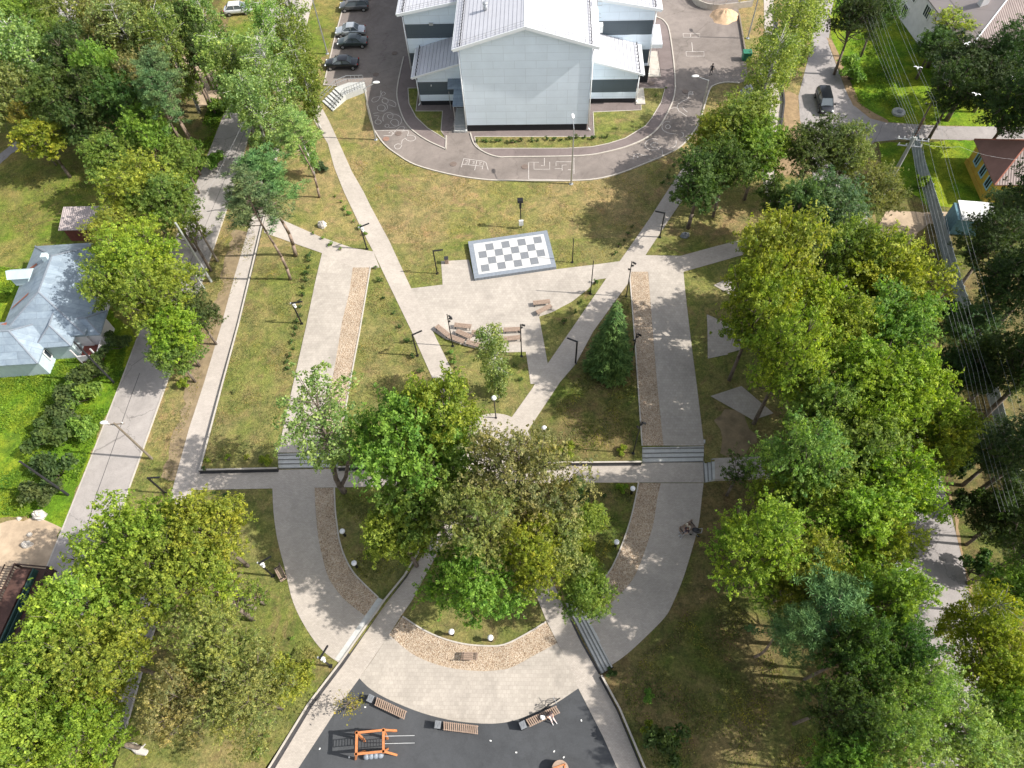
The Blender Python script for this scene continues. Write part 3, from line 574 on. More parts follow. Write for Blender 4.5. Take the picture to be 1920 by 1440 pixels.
# roof ladder on the right side
mb=MB()
for y in (7.2,7.8): mb.bar((W+.75,y,6.8),(W+.75,y,13.0),.05)
for i in range(20): mb.bar((W+.75,7.2,6.9+.3*i),(W+.75,7.8,6.9+.3*i),.03)
for z in (9,10.5,12,13): mb.bar((W+.75,7.1,z),(W+1.3,7.1,z),.04); mb.bar((W+1.3,7.1,z),(W+1.3,7.9,z),.04); mb.bar((W+1.3,7.9,z),(W+.75,7.9,z),.04)
mb.build('roof_ladder',M_graymetal,sch)
mb=MB(); mb.box((W+1.3,9.6,7.7),(1.0,.8,.9)); mb.build('air_unit',M_white,sch)
mb=MB(); mb.box((-4.2,5.16,5.0),(.3,.12,.3)); mb.build('wall_lamp',M_graymetal,sch); mb=MB(); mb.box((-4.7,5.1,3.1),(.12,.25,.12)); mb.build('wall_camera',M_white,sch)
mb=MB(); mb.box((-4.6,10.9,7.75),(.5,.25,.3)); mb.build('wall_lamp',M_graymetal,sch)
# west porch canopies in the corner
def canopy(nm,xa,xb,ya,yb_,zf,zb,m=M_roofb,ribs=8):
    mb=MB(); u=Vector((0,0,.07)); a,b,c,d=[Vector(q) for q in ((xa,ya,zf),(xb,ya,zf),(xb,yb_,zb),(xa,yb_,zb))]; mb.add([a,b,c,d,a+u,b+u,c+u,d+u],[(3,2,1,0),(4,5,6,7),(0,1,5,4),(1,2,6,5),(2,3,7,6),(3,0,4,7)])
    for i in range(1,ribs): x=xa+(xb-xa)*i/ribs; mb.bar((x,ya,zf+.09),(x,yb_,zb+.09),.04)
    return mb.build(nm,m,sch)
canopy('porch_canopy',-2.5,-.05,3.9,5.2,3.35,3.9); canopy('porch_canopy',-1.7,-.07,1.0,3.88,2.95,3.30,ribs=6)
mb=MB(); mb.box((-.9,2.1,.12),(1.7,4.6,.26)); mb.build('porch_landing',M_step,sch)
mb=MB(); 
for x,y in ((-1.6,1.1),(-1.6,3.8),(-2.4,4.0)): mb=MB(); mb.bar((x,y,.2),(x,y,2.95),.07); mb.build('porch_post',M_graymetal,sch)
guard(sch,(-1.65,-.2,.25),(-1.65,2.4,.25),.5,.95,2,name='handrail',m=M_graymetal); guard(sch,(-.15,-.25,.25),(-1.6,-.25,.25),.5,.95,2,name='handrail',m=M_graymetal)
# east porches
canopy('porch_canopy',23.5,25.3,13.0,17.4,3.1,3.1,M_roofw,6)
mb=MB(); mb.box((24.4,12.99,2.85),(1.8,.06,.5)); mb.build('canopy_skirt',M_pipe,sch)
mb=MB(); mb.box((24.3,13.2,.1),(1.9,5.6,.22)); mb.build('porch_landing',M_kerb,sch); guard(sch,(25.1,10.6,.2),(25.1,15.8,.2),1.2,1.0,1,name='handrail',m=M_dark)
mb=MB(); mb.box((22.2,6.4,.1),(1.2,3.2,.2)); mb.build('porch_landing',M_kerb,sch)
mb=MB(); 
for i in range(5): mb.box((21.7+.4*i,9.3,1.3),(.06,.06,2.4))
mb.box((22.5,9.4,1.3),(1.8,.04,2.4)); mb.build('porch_screen',M_dark,sch)
# ============================================================ generic house with hip roof
def hip_house(name,x0,x1,y0,y1,ze,zr,label,mw,mr,rot=0,o=None,windows=(),hips=(1,1),ov=.45,ridge='y',mr2=None,parent=None):
    if parent is None:
        r=empty(name,(x0,y0,0),rot,label,'house')
    else: r=parent
    ox,oy=(0,0) if parent is None else o
    w=x1-x0; l=y1-y0; mb=MB(); mb.box((ox+w/2,oy+l/2,ze/2),(w,l,ze)); mb.build('wall',mw,r)
    a=w/2+ov if ridge=='y' else l/2+ov
    X0,X1,Y0,Y1=ox-ov,ox+w+ov,oy-ov,oy+l+ov; c=[(X0,Y0,ze),(X1,Y0,ze),(X1,Y1,ze),(X0,Y1,ze)]
    if ridge=='y': r0=(ox+w/2,Y0+(a*.9 if hips[0] else 0),zr); r1=(ox+w/2,Y1-(a*.9 if hips[1] else 0),zr); fs=[(0,1,4),(1,2,5,4),(2,3,5),(3,0,4,5)]
    else: r0=(X0+(a*.9 if hips[0] else 0),oy+l/2,zr); r1=(X1-(a*.9 if hips[1] else 0),oy+l/2,zr); fs=[(0,1,5,4),(1,2,5),(2,3,4,5),(3,0,4)]
    mb=MB(); mb.add(c+[r0,r1],fs); mb.add([(p[0],p[1],p[2]-.14) for p in c],[(3,2,1,0)]); 
    for i in range(4):
        p,q=c[i],c[(i+1)%4]; mb.add([p,q,(q[0],q[1],q[2]-.14),(p[0],p[1],p[2]-.14)],[(3,2,1,0)])
    if mr2: 
        mb.mi=[0,0,0,0]+[0]*(len(mb.mi)-4); mb.mi[0]=1
    rf=mb.build('roof',[mr,mr2] if mr2 else mr,r); mb=MB()
    for e in ([(0,4),(1,4),(2,5),(3,5),(4,5)] if ridge=='y' else [(0,4),(3,4),(1,5),(2,5),(4,5)]):
        v=c+[r0,r1]; p,q=Vector(v[e[0]]),Vector(v[e[1]]); 
        if (p-q).length>.3: mb.bar(p+Vector((0,0,.03)),q+Vector((0,0,.03)),.14,.06)
    return r,rf,mb
def window(parent,c,wd,ht,axis,mframe,depth=.1,bars=1,sill=True):
    # axis: outward normal 'x','-x','y','-y'
    nx={'x':(1,0),'-x':(-1,0),'y':(0,1),'-y':(0,-1)}[axis]; n=Vector((nx[0],nx[1],0)); t=Vector((-n.y,n.x,0)); c=Vector(c); mb=MB()
    z=Vector((0,0,1)); o=n*depth/2
    for s in (-1,1): mb.bar(c+o+t*s*wd/2-z*ht/2,c+o+t*s*wd/2+z*ht/2,.12,.1,up=tuple(n)); mb.bar(c+o-t*(wd/2+.06)+z*s*ht/2,c+o+t*(wd/2+.06)+z*s*ht/2,.1,.12,up=tuple(n))
    for k in range(bars): f=(k+1)/(bars+1)-.5; mb.bar(c+o*.8+t*f*wd-z*ht/2,c+o*.8+t*f*wd+z*ht/2,.06,.05,up=tuple(n))
    w_=mb.build('window',mframe,parent); mb=MB(); mb.bar(c+n*.02-t*wd/2,c+n*.02+t*wd/2,.04,ht,up=(0,0,1)); mb.build('pane',M_glass,w_); return w_
# left house (pale blue sheet roof)
lh,rf,mb=hip_house('old_house',-51.1,-43.2,44.6,56.4,3.0,5.4,'old house with patched blue grey sheet roof, left of the concrete road',M_wallw,M_roofb,hips=(1,1)); mb.build('ridge_cap',M_granl,rf)
# cross wings of the roof
_,rf2_,mb=hip_house('w',-52.9,-47.2,41.6,46.2,2.75,4.7,'',M_wallb,M_roofb,o=(-1.8,-3.0),parent=lh,ridge='x',hips=(0,1)); mb.build('ridge_cap',M_granl,rf2_)
_,rf3_,mb=hip_house('w',-47.2,-44.4,43.5,46.0,2.75,4.2,'',M_wallb,M_roofb,o=(3.9,-1.1),parent=lh,hips=(1,0)); mb.build('ridge_cap',M_granl,rf3_)
_,rf4_,mb=hip_house('w',-44.3,-42.0,44.4,46.6,2.6,3.5,'',M_wallw,M_roofb,o=(6.9,0.2),parent=lh,ridge='x',hips=(0,1)); mb.build('ridge_cap',M_granl,rf4_)
mb=MB(); mb.box((7.9,-.9,.25),(2.2,2.0,.5)); mb.build('porch_floor',M_brick,lh)
mb=MB()
for a,b in (((6.9,-1.9),(9.0,-1.9)),((9.0,-1.9),(9.0,.1))): mb.bar((*a,.95),(*b,.95),.1,.9)
mb.bar((9.0,-1.9,0),(9.0,-1.9,2.5),.12); mb.bar((7.0,-1.9,0),(7.0,-1.9,2.5),.12); mb.build('porch_rail',M_wallw,lh)
window(lh,(3.95,-1.2,1.5),1.1,1.3,'x',M_white); window(lh,(8.0,6.5,1.5),1.2,1.5,'x',M_white,bars=2); window(lh,(8.0,4.0,1.5),1.2,1.5,'x',M_white,bars=2)
mb=MB(); mb.box((.35,6.9,3.95),(1.6,1.1,1.2)); mb.add([(-.7,6.2,4.5),(-.7,7.6,4.5),(1.7,7.6,4.5),(1.7,6.2,4.5),(-.7,6.9,5.1),(1.7,6.9,5.1)],[(0,3,5,4),(2,1,4,5),(1,0,4),(3,2,5)]); mb.build('dormer',M_wallb,lh)
mb=MB(); mb.box((3.1,8.4,4.9),(.6,.6,1.3)); mb.build('chimney',M_wallb,lh)
for q in ([(-.3,3.2),(2.1,4.0),(2.2,4.35),(.2,3.6)],[(-.2,8.0),(1.7,8.3),(1.4,8.7),(.1,8.6)],[(-1.6,.9),(.2,1.0),(.1,1.5),(-1.4,1.3)]):
    mb=MB(); mb.poly([(x,y,3.04+(5.4-3.0)*max(0,min(1,(x+.45)/4.4))+.03) for x,y in q]); mb.build('rust_patch',M_roofrust,lh)
# small shed
sh=empty('wooden_shed',(-50.3,60.6,0),R_(-3),'small dark red shed with pale sheet roof behind the old house','shed')
mb=MB(); mb.box((2.6,.9,1.0),(4.8,2.4,2.0)); mb.build('wall',M_brick,sh)
mb=MB(); u=Vector((0,0,.08)); a,b,c,d=[Vector(q) for q in ((-.1,-.6,2.0),(5.4,-.6,2.0),(5.4,2.4,2.7),(-.1,2.4,2.7))]; mb.add([a,b,c,d,a+u,b+u,c+u,d+u],[(3,2,1,0),(4,5,6,7),(0,1,5,4),(1,2,6,5),(2,3,7,6),(3,0,4,7)]); mb.build('roof',M_shedroof,sh)
# building fragment at the left edge
fx=P(0,215,0); fb=empty('grey_building',(fx[0]-10,fx[1]-3,0),R_(-38),'corner of a grey building with pale blue windows at the left edge','building')
mb=MB(); mb.box((4,3,2.3),(9,8,4.6)); mb.build('wall',M_cpole,fb); mb=MB(); mb.box((4,3,4.7),(9.6,8.6,.2)); mb.build('roof',M_gran,fb); window(fb,(8.5,1.2,2.6),1.4,1.5,'x',M_blue); window(fb,(8.5,4.2,2.6),1.4,1.5,'x',M_blue)
# yellow house
yh,rf,mb=hip_house('yellow_house',55.0,64.5,57.2,63.8,3.1,6.0,'yellow house with faded red hipped roof and pale blue windows at the right edge',M_wally,M_pinkroof,rot=R_(-5),ridge='x',hips=(1,0),mr2=M_slate); mb.build('ridge_trim',M_redtrim,rf)
for y in (1.2,3.1,5.0): window(yh,(0,y,2.0),.95,1.5,'-x',M_blue,bars=1)
mb=MB(); mb.box((4.7,3.3,.3),(9.7,6.8,.62)); mb.build('plinth',M_wally,yh)
# white building top right
wh,rf,mb=hip_house('white_house',58.8,78,77.8,108,5.4,8.6,'long white rendered building with grey hipped sheet roof at the top right corner',M_wallw,M_slateg,rot=R_(4),hips=(1,0),mr2=M_slate); mb.build('ridge_trim',M_pipe,rf)
for y in (2.4,6.4,10.5,14.5,18.5,22.5): window(wh,(0,y,3.9),1.4,1.5,'-x',M_white,bars=2)
for y in (1.6,8,15,22): window(wh,(0,y,1.5),1.3,1.3,'-x',M_white,bars=2)
mb=MB()
for y0,h in ((6.5,2.6),(14.5,2.6)): mb.box((4.0,y0,5.4+1.7),(.9,.8,1.5))
mb.build('chimney',M_wallw,wh)
# blue shed behind the fence
bs_=empty('blue_shed',(*P(1778,440),0),R_(-12),'small blue green shed with pale roof behind the right fence','shed'); mb=MB(); mb.box((1.6,1.4,1.1),(3.2,2.6,2.2)); mb.build('wall',simple('teal_boards',(.10,.20,.24),.7),bs_)
mb=MB(); mb.box((2.2,1.5,2.3),(3.6,3.0,.1)); mb.build('roof',M_white,bs_)
# rusty trailer bin at lower left
def pxw(px,py,z=0): q=P(px,py,z); return Vector((q[0],q[1],z))
A_=pxw(24,1050,1.5); A2=pxw(88,1058,1.5); B_=pxw(-60,1200,1.5)
tb=empty('open_steel_container',(A_.x-1.1,A_.y-8.2,0),R_(0),'rusty open steel container with slatted sides on the dirt lot at the left edge','container')
ax=Vector((.30,1.0,0)).normalized(); 
def tp(u,v,z): return Vector((u,v,z))
tb.rotation_euler=(0,0,R_(-9))
mb=MB(); mb.box((1.5,4,.35),(2.9,8,.1)); mb.build('floor',M_rust,tb)
mb=MB()
for s in (0,3.0):
    for z in (.35,1.35): mb.bar((s,0,z),(s,8,z),.1,.12)
for y in (0,8): 
    for z in (.35,1.35): mb.bar((0,y,z),(3,y,z),.1,.12)
for x in (0,3):
    for y in (0,2,4,6,8): mb.bar((x,y,0),(x,y,1.4),.12)
mb.build('frame',M_rustd,tb)
for s in (0,3.0):
    mb=MB()
    for i in range(40): mb.bar((s,.1+.2*i,.35),(s+(.0),.1+.2*i,1.35),.05)
    mb.build('slatted_side',M_rustd,tb)
mb=MB(); mb.box((.75,4.1,.75),(1.3,7.2,.7)); mb.build('rust_panel',M_rust,tb); mb=MB(); mb.box((1.75,4.5,.9),(.12,6.6,.7)); mb.box((2.0,3.2,.8),(.1,5,.5)); mb.build('green_plate',M_gpaint,tb)
mb=MB()
for i in range(34): mb.box((-.75,.6+.22*i,.9),(.9,.05,.05))
mb.bar((-1.2,.5,.9),(-1.2,8,.9),.08); mb.build('side_rack',M_rustd,tb)
# ============================================================ fence on the right
fp=[(1706,264),(1716,310),(1735,370),(1752,425),(1770,490),(1790,560),(1812,620),(1838,700),(1858,770),(1872,830),(1890,900),(1905,940),(1925,1020),(1960,1150)]
for i in range(len(fp)-1):
    a=pxw(*fp[i]); b=pxw(*fp[i+1]); f=empty('board_fence',a,0,['grey board fence panel at the street corner under the wires','grey board fence panel below the street corner','bluish fence panel beside the lush strip','bluish fence panel beside the blue shed','fence panel below the blue shed','fence panel half hidden by dark bushes','fence panel in deep shade behind the maples','shaded fence panel among the dark bushes','pale fence panel lit between the dark trees','fence panel above the round dark bush','fence panel beside the lower right trees','pale fence panel at the right edge','lowest fence panel at the right edge'][i],'fence','board fence along the right yards')
    d=b-a; L=d.length; dn=d.normalized(); mb=MB(); n=int(L/.16)
    for k in range(n): p=dn*(L*(k+.5)/n); h=1.9+.06*rs.rand(); mb.box((p.x,p.y,h/2),(.13,.03,h),math.atan2(dn.y,dn.x))
    mb.build('boards',M_fence,f); mb=MB(); mb.bar((0,0,0),(0,0,2.05),.1); mb.build('post',M_fence,f); mb=MB(); nv=Vector((-dn.y,dn.x,0))*.05
    for z in (.5,1.5): mb.bar(nv+Vector((0,0,z)),nv+dn*L+Vector((0,0,z)),.04,.08)
    mb.build('rail',M_fence,f)
# ============================================================ CARS
def carpaint(name,c,metal=.3): return simple(name,c,.28,metal,.05,1,coat=.8)
M_cglass=simple('car_glass',(.11,.13,.145),.06,0,.1,1)
M_tyre=simple('tyre_rubber',(.02,.02,.02),.9); M_rim=simple('alloy_rim',(.45,.46,.47),.35,.7,.1,2)
M_lampg=simple('headlamp_glass',(.6,.62,.62),.15); M_redl=simple('tail_lamp_red',(.35,.02,.02),.25)
def car(loc,rz,paint,label,L=4.4,Wd=1.75,H=1.45,kind='sedan',opened=False,group='cars parked beside the school'):
    r=empty('parked_car',loc,rz,label,'car',group); zb=.24
    hl=L/2
    if kind=='sedan': belt=[(-hl,.55,.72,.60),(-hl+.12,.62,.84,.86),(-hl+.75,.66,.86,.93),(-.9,.68,.88,.96),(0,.69,.88,.95),(.8,.68,.88,.94),(hl-.9,.66,.86,.90),(hl-.25,.62,.82,.78),(hl,.5,.66,.6)]; cab=(-hl+.95,-hl+1.55,.35,1.15)
    elif kind=='estate': belt=[(-hl,.62,.80,.85),(-hl+.15,.66,.86,.96),(-1,.68,.88,.97),(0,.69,.88,.97),(.8,.68,.88,.96),(hl-.8,.66,.86,.93),(hl-.25,.62,.82,.84),(hl,.5,.66,.62)]; cab=(-hl+.05,-hl+.45,.55,1.35)
    else: belt=[(-hl,.60,.78,.82),(-hl+.15,.64,.86,.94),(-1,.68,.88,.96),(0,.69,.88,.95),(.8,.68,.88,.94),(hl-.8,.66,.86,.90),(hl-.25,.62,.82,.80),(hl,.5,.66,.6)]; cab=(-hl+.35,-hl+.95,.4,1.2)
    k=Wd/1.76; mb=MB(); vs=[];fs=[]; prof=[]
    for (x,wb,ws,zt) in belt:
        wb_,ws_=wb*1.18*k,ws*k; ring=[(x,-wb_*.98,zb),(x,-ws_,zb+.18),(x,-ws_,zb+.42),(x,-ws_*.97,zt-.08),(x,-ws_*.84,zt),(x,0,zt+.035),(x,ws_*.84,zt),(x,ws_*.97,zt-.08),(x,ws_,zb+.42),(x,ws_,zb+.18),(x,wb_*.98,zb)]; vs+=ring
    m=11
    for i in range(len(belt)-1):
        for j in range(m): a=i*m+j; b=i*m+(j+1)%m; fs.append((a,b,b+m,a+m))
    fs+=[tuple(range(m))[::-1],tuple(range((len(belt)-1)*m,len(belt)*m))]; mb.add(vs,fs)
    body=mb.build('body',paint,r,True); md=body.modifiers.new('bevel','SUBSURF'); md.levels=1; md.render_levels=1
    x0,x1,x2,x3=cab; zbt=.93; zr=H; 
    def ring(x,w,z): return [(x,-w,z),(x,w,z)]
    wt=.62*k; wbm=.80*k
    mb=MB(); g=[(x0,wbm*.93,zbt-.02),(x1,wt*.96,zr-.06),(x2,wt,zr-.05),(x3,wbm*.95,zbt-.02)]
    v=[]; 
    for x,w_,z in g: v+=[(x,-w_,z),(x,w_,z)]
    mb.add(v,[(0,2,3,1),(4,6,7,5),(2,4,5,3),(0,6,4,2),(1,3,5,7)]); gl=mb.build('windows',M_cglass,r)
    mb=MB(); n=8; vs=[];fs=[]
    for i in range(n+1):
        t=i/n; x=x1-.08+(x2-x1+.16)*t; bow=.035*math.sin(math.pi*t)
        for y in (-1,-.8,0,.8,1): vs.append((x,y*wt*1.03,zr-.045+bow+(.03 if abs(y)<.9 else 0)-.0))
    for i in range(n):
        for j in range(4): a=i*5+j; fs.append((a,a+5,a+6,a+1))
    mb.add(vs,fs); mb.build('roof_panel',paint,r,True)
    mb=MB()
    for s in (-1,1):
        mb=MB(); mb.bar((x0,s*wbm*.93,zbt),(x1,s*wt*.99,zr-.04),.07,.06); mb.bar((x3,s*wbm*.95,zbt),(x2,s*wt*1.01,zr-.04),.06,.05); xm=(x1+x2)/2; mb.bar((xm,s*wbm*1.0,zbt),(xm,s*wt*1.03,zr-.04),.08,.04)
        mb.bar((x1,s*wt*1.01,zr-.05),(x2,s*wt*1.02,zr-.05),.07,.05); mb.build('side_frame',paint,r)
    for sx in (-hl+.78,hl-.82):
        for s in (-1,1):
            mb=MB(); y=s*(.80*k); mb.cyl((sx,y-.1*s,.31),(sx,y+.1*s,.31),.31,n=18); wh_=mb.build('wheel',M_tyre,r); mb=MB(); mb.cyl((sx,y+.09*s,.31),(sx,y+.108*s,.31),.19,n=12); mb.build('rim',M_rim,wh_)
    for s in (-1,1):
        mb=MB(); mb.sph((hl-.16,s*.60*k,.68),.14,8,6,(1,1.2,.6)); mb.build('headlight',M_lampg,r,True)
        mb=MB(); mb.sph((-hl+.1,s*.66*k,.78),.12,8,6,(.7,1.3,.9)); mb.build('tail_light',M_redl,r,True)
        mb=MB(); mb.box((x3-.25,s*.93*k,.98),(.16,.2,.13)); mb.build('mirror',paint,r)
    mb=MB(); mb.box((hl-.01,0,.42),(.04,.52,.12)); mb.build('number_plate',M_white,r)
    mb=MB(); mb.box((hl-.03,0,.60),(.05,.9,.12)); mb.build('grille',M_dark,r)
    if opened:
        mb=MB(); mb.bar((.75,-.85*k,.62),(.15,-1.55*k,.62),.06,.66); mb.build('door',paint,r)
    return r
Ep=float(math.atan2(SE[1],SE[0]))
def place(px,py): v=PZ(px,py); return (v.x,v.y,v.z+.02)
def place2(px,py,h=.6): q=P(px,py,h); return (q[0],q[1],.03)
car(place2(657,57),Ep+math.pi+R_(4),carpaint('silver_paint',(.45,.48,.50),.5),'silver sedan parked between the grey estate and the dark green sedan')
car(place2(661,78),Ep+math.pi+R_(2),carpaint('green_black_paint',(.035,.05,.05)),'dark green sedan with its door open beside the silver sedan',opened=True)
car(place2(641,118),Ep+math.pi+R_(1),carpaint('black_paint',(.008,.009,.012)),'black low coupe sedan nearest the handrailed steps',L=4.75,Wd=1.82,H=1.4)
car(place2(664,10),Ep+math.pi+R_(3),carpaint('grey_paint',(.12,.125,.13),.5),'dark grey estate car farthest up the parking row',kind='estate',H=1.6)
car(place2(672,-12),Ep+math.pi+R_(3),carpaint('maroon_paint',(.10,.03,.03)),'dark red car cut by the top edge above the grey estate')
car(place2(446,17),R_(2),carpaint('white_paint_car',(.62,.63,.64),.1),'white hatchback behind the birches at the top left',4.1,1.7,1.5,'hatch',group=None)
car(place2(1546,190),R_(-97),carpaint('black_suv_paint',(.012,.014,.018)),'black tall hatchback on the right hand road',4.5,1.8,1.6,'estate',group=None)
car(place2(1684,1083),R_(-80),carpaint('pale_car_paint',(.5,.52,.53),.3),'pale car mostly hidden by the trees on the lower right road',4.3,1.74,1.5,'hatch',group=None)
# ============================================================ LAMPS
def pole_h(base,top):
    b=PZ(*base); z=max(np.arange(.3,16,.05),key=lambda h:-np.linalg.norm(P(top[0],top[1],b.z+h)-np.array([b.x,b.y]))); return b,float(z)
def arm_lamp(base,h,az,label,arm=1.05,cam_=False):
    b=PZ(*base); r=empty('park_lamp',b,0,label,'lamp','black angled park lamps'); d=Vector((math.cos(R_(az)),math.sin(R_(az)),0)); mb=MB(); mb.box((0,0,h/2),(.13,.13,h),R_(az)); mb.box((0,0,.02),(.3,.3,.04)); mb.build('post',M_black,r)
    mb=MB(); mb.bar(Vector((0,0,h-.06))-d*.05,Vector((0,0,h-.06))+d*arm,.14,.09); a=mb.build('lamp_arm',M_black,r); mb=MB(); mb.bar(Vector((0,0,h-.112))+d*.3,Vector((0,0,h-.112))+d*(arm-.05),.1,.015); mb.build('light_strip',M_white,a)
    if cam_:
        mb=MB(); mb.box((.15,0,h-.35),(.25,.25,.35)); mb.sph((.2,-.1,h-.6),.13,10,6); mb.sph((-.2,.1,h-.25),.1,8,6); mb.build('camera_box',M_white,r)
    return r
arm_lamp((688,467),3.6,25,'black angled lamp right of the pines, its arm over the west diagonal walk',cam_=True)
arm_lamp((820,513),3.7,5,'black angled lamp on the grass left of the raised stage')
arm_lamp((783,667),3.7,25,'black angled lamp beside the west diagonal walk left of the plaza benches')
arm_lamp((1079,681),3.8,150,'black angled lamp between the spruce and the east diagonal walk')
arm_lamp((1237,445),3.8,158,'black angled lamp on the upper part of the east diagonal walk')
arm_lamp((566,607),3.6,5,'black angled lamp with white camera on the lawn beside the west court',cam_=True)
arm_lamp((310,925),3.5,0,'black angled lamp in shade beside the concrete road at the left')
arm_lamp((512,1080),3.6,30,'black angled lamp with camera left of the southwest bark bed',cam_=True)
arm_lamp((620,1249),3.3,60,'black angled lamp with camera at the lower end of the southwest curved walk',cam_=True)
arm_lamp((468,397),3.8,190,'black angled lamp on the strip between the road and the long walk',)
def spot_post(base,h,label,n=3,az=20):
    b=PZ(*base); r=empty('spotlight_post',b,0,label,'lamp','tall black posts with small spotlights'); mb=MB(); mb.cyl((0,0,0),(0,0,h),.06,.045,8); mb.cyl((0,0,0),(0,0,.05),.16); mb.build('post',M_black,r)
    for i in range(n):
        z=h-.25-.62*i; d=Vector((math.cos(R_(az+i*50)),math.sin(R_(az+i*50)),-.15)); mb=MB(); p=Vector((0,0,z)); mb.bar(p,p+d*.22,.035); mb.cyl(p+d*.14+Vector((0,0,.1)),p+d*.42-Vector((0,0,.12)),.09,.11,10); mb.build('spotlight',M_black,r)
    return r
for b,t,l,az in [((849,649),(838,589),'tall black spotlight post at the left end of the plaza benches',-20),((978,668),(976,608),'tall black spotlight post at the right end of the plaza benches',20),((1107,551),(1111,489),'tall slim black post in the wedge lawn right of the plaza',30),((1174,556),(1185,490),'tall black spotlight post where the east walks meet',0),((1187,850),(1201,790),'tall black spotlight post beside the east stairs',0),((1184,676),(1195,625),'tall black spotlight post beside the spruce and the east bark bed',0),((1073,492),(1076,447),'plain slim black post on the shaded grass right of the stage',0)]:
    bb,h=pole_h(b,t); spot_post(b,min(6.5,h),l,0 if 'slim' in l else 3,az)
def globe(base,h,label,gr=.24):
    b=PZ(*base); r=empty('globe_lamp',b,0,label,'lamp','white globe garden lamps'); mb=MB(); mb.cyl((0,0,0),(0,0,h-gr),.06,.05,10); mb.cyl((0,0,0),(0,0,.12),.14,.1); mb.cyl((0,0,h-gr*1.7),(0,0,h-gr*1.3),.13,.15); 
    if h<2: mb.cyl((0,0,.1),(0,0,h-gr*1.5),.11,.11,12)
    mb.build('post',M_black,r); mb=MB(); mb.sph((0,0,h-gr*.3),gr,20,12); mb.build('globe',M_globe,r,True)
globe((647,1004),1.15,'short white globe lamp, upper one beside the southwest bark bed')
globe((669,1063),1.15,'short white globe lamp, lower one beside the southwest bark bed')
globe((849,1190),1.15,'short white globe lamp, left one above the southern bark bed')
globe((921,1201),1.15,'short white globe lamp, right one above the southern bark bed')
globe((1184,925),1.15,'short white globe lamp just below the cross walk on the right')
globe((1154,1024),1.15,'short white globe lamp beside the southeast bark bed')
globe((930,784),3.9,'tall white globe lamp below the columnar birch')
globe((1020,833),3.3,'tall white globe lamp right of the centre circle beside the dark lawn')
def street(base,h,az,label,arm=1.6,cb=False):
    b=PZ(*base); r=empty('street_lamp',b,0,label,'street lamp','slim white street lamps'); d=Vector((math.cos(R_(az)),math.sin(R_(az)),.25)); mb=MB(); mb.cyl((0,0,0),(0,0,h),.11,.065,10); mb.cyl((0,0,0),(0,0,.06),.25,n=10); mb.build('pole',M_graymetal,r)
    mb=MB(); mb.bar((0,0,h-.05),Vector((0,0,h-.05))+d*arm,.06); mb.build('arm',M_graymetal,r); mb=MB(); p=Vector((0,0,h-.05))+d*arm; mb.sph(p,.3,12,6,(1.5,.7,.4)) if abs(math.cos(R_(az)))>.5 else mb.sph(p,.3,12,6,(.7,1.5,.4)); mb.build('lamp_head',M_white,r,True)
    if cb: mb=MB(); mb.box((.12,-.12,h*.45),(.35,.25,.5)); mb.build('control_box',M_white,r)
for b,t,az,l in [((705,262),(688,165),20,'slim white street lamp where the west diagonal walk meets the ring road'),((614,101),(587,0),15,'slim pale pole left of the parked cars'),((1071,345),(1076,240),90,'slim white street lamp below the middle of the ring road'),((1306,250),(1326,150),165,'slim white street lamp on the right bend of the ring road'),((1402,72),(1424,-10),100,'slim pale pole behind the sand heap at the top right')]:
    bb,h=pole_h(b,t); street(b,min(h,9.3),az,l)
# floodlight post with white control box
b=PZ(977,427); r=empty('floodlight_post',b,0,'black post with square floodlight and white control box above the stage','lamp'); mb=MB(); mb.cyl((0,0,0),(0,0,4.0),.06,n=8); mb.build('post',M_black,r); mb=MB(); mb.box((.02,-.16,.95),(.5,.2,.75)); mb.build('control_box',M_white,r)
mb=MB(); mb.box((0,.1,4.1),(.62,.5,.35)); mb.cyl((0,0,3.1),(0,0,3.7),.13,n=8); mb.build('floodlight',M_black,r)
# wooden utility poles
def upole(base,top,label,m=M_pole,cross=True,rad=.13,lampd=None,ins=2,h=None):
    b,hh=pole_h(base,top); h=h or hh; r=empty('utility_pole',b,0,label,'utility pole'); mb=MB(); mb.cyl((0,0,-.2),(0,0,h),rad,rad*.7,10); mb.build('pole',m,r)
    if cross:
        mb=MB(); mb.bar((-.7,.1,h-.35),(.7,.1,h-.35),.09); mb.build('crossarm',M_pole,r)
        for i in range(ins): x=-.6+1.2*i/(ins-1); mb=MB(); mb.cyl((x,.1,h-.3),(x,.1,h-.12),.05,.035,8); mb.build('insulator',M_white,r)
    if lampd: mb=MB(); mb.bar((0,0,h-.6),(lampd[0],lampd[1],h-.3),.05); mb.sph((lampd[0],lampd[1],h-.3),.24,10,6,(1.5,.8,.5)); mb.build('lamp_head',M_white,r,True)
    return r,b,h
upole((285,860),(209,797),'brown wooden utility pole leaning into view over the concrete road',lampd=(-1.1,.3),rad=.12)
upole((408,490),(356,402),'dark wooden pole beside the pale pole near the leafy maples',lampd=None,rad=.13,cross=True)
upole((396,528),(360,404),'pale concrete pole beside the dark wooden pole near the leafy maples',M_cpole,cross=False,rad=.15)
upole((383,541),(345,490),'short grey post under the leafy maples beside the road',M_cpole,cross=False,rad=.1,h=4)
upole((128,928),(40,861),'black slim utility pole in the bushes left of the concrete road',M_dark,cross=False,rad=.12)
upole((214,718),(145,636),'black slim utility pole in front of the old house porch',M_dark,cross=False,rad=.12)
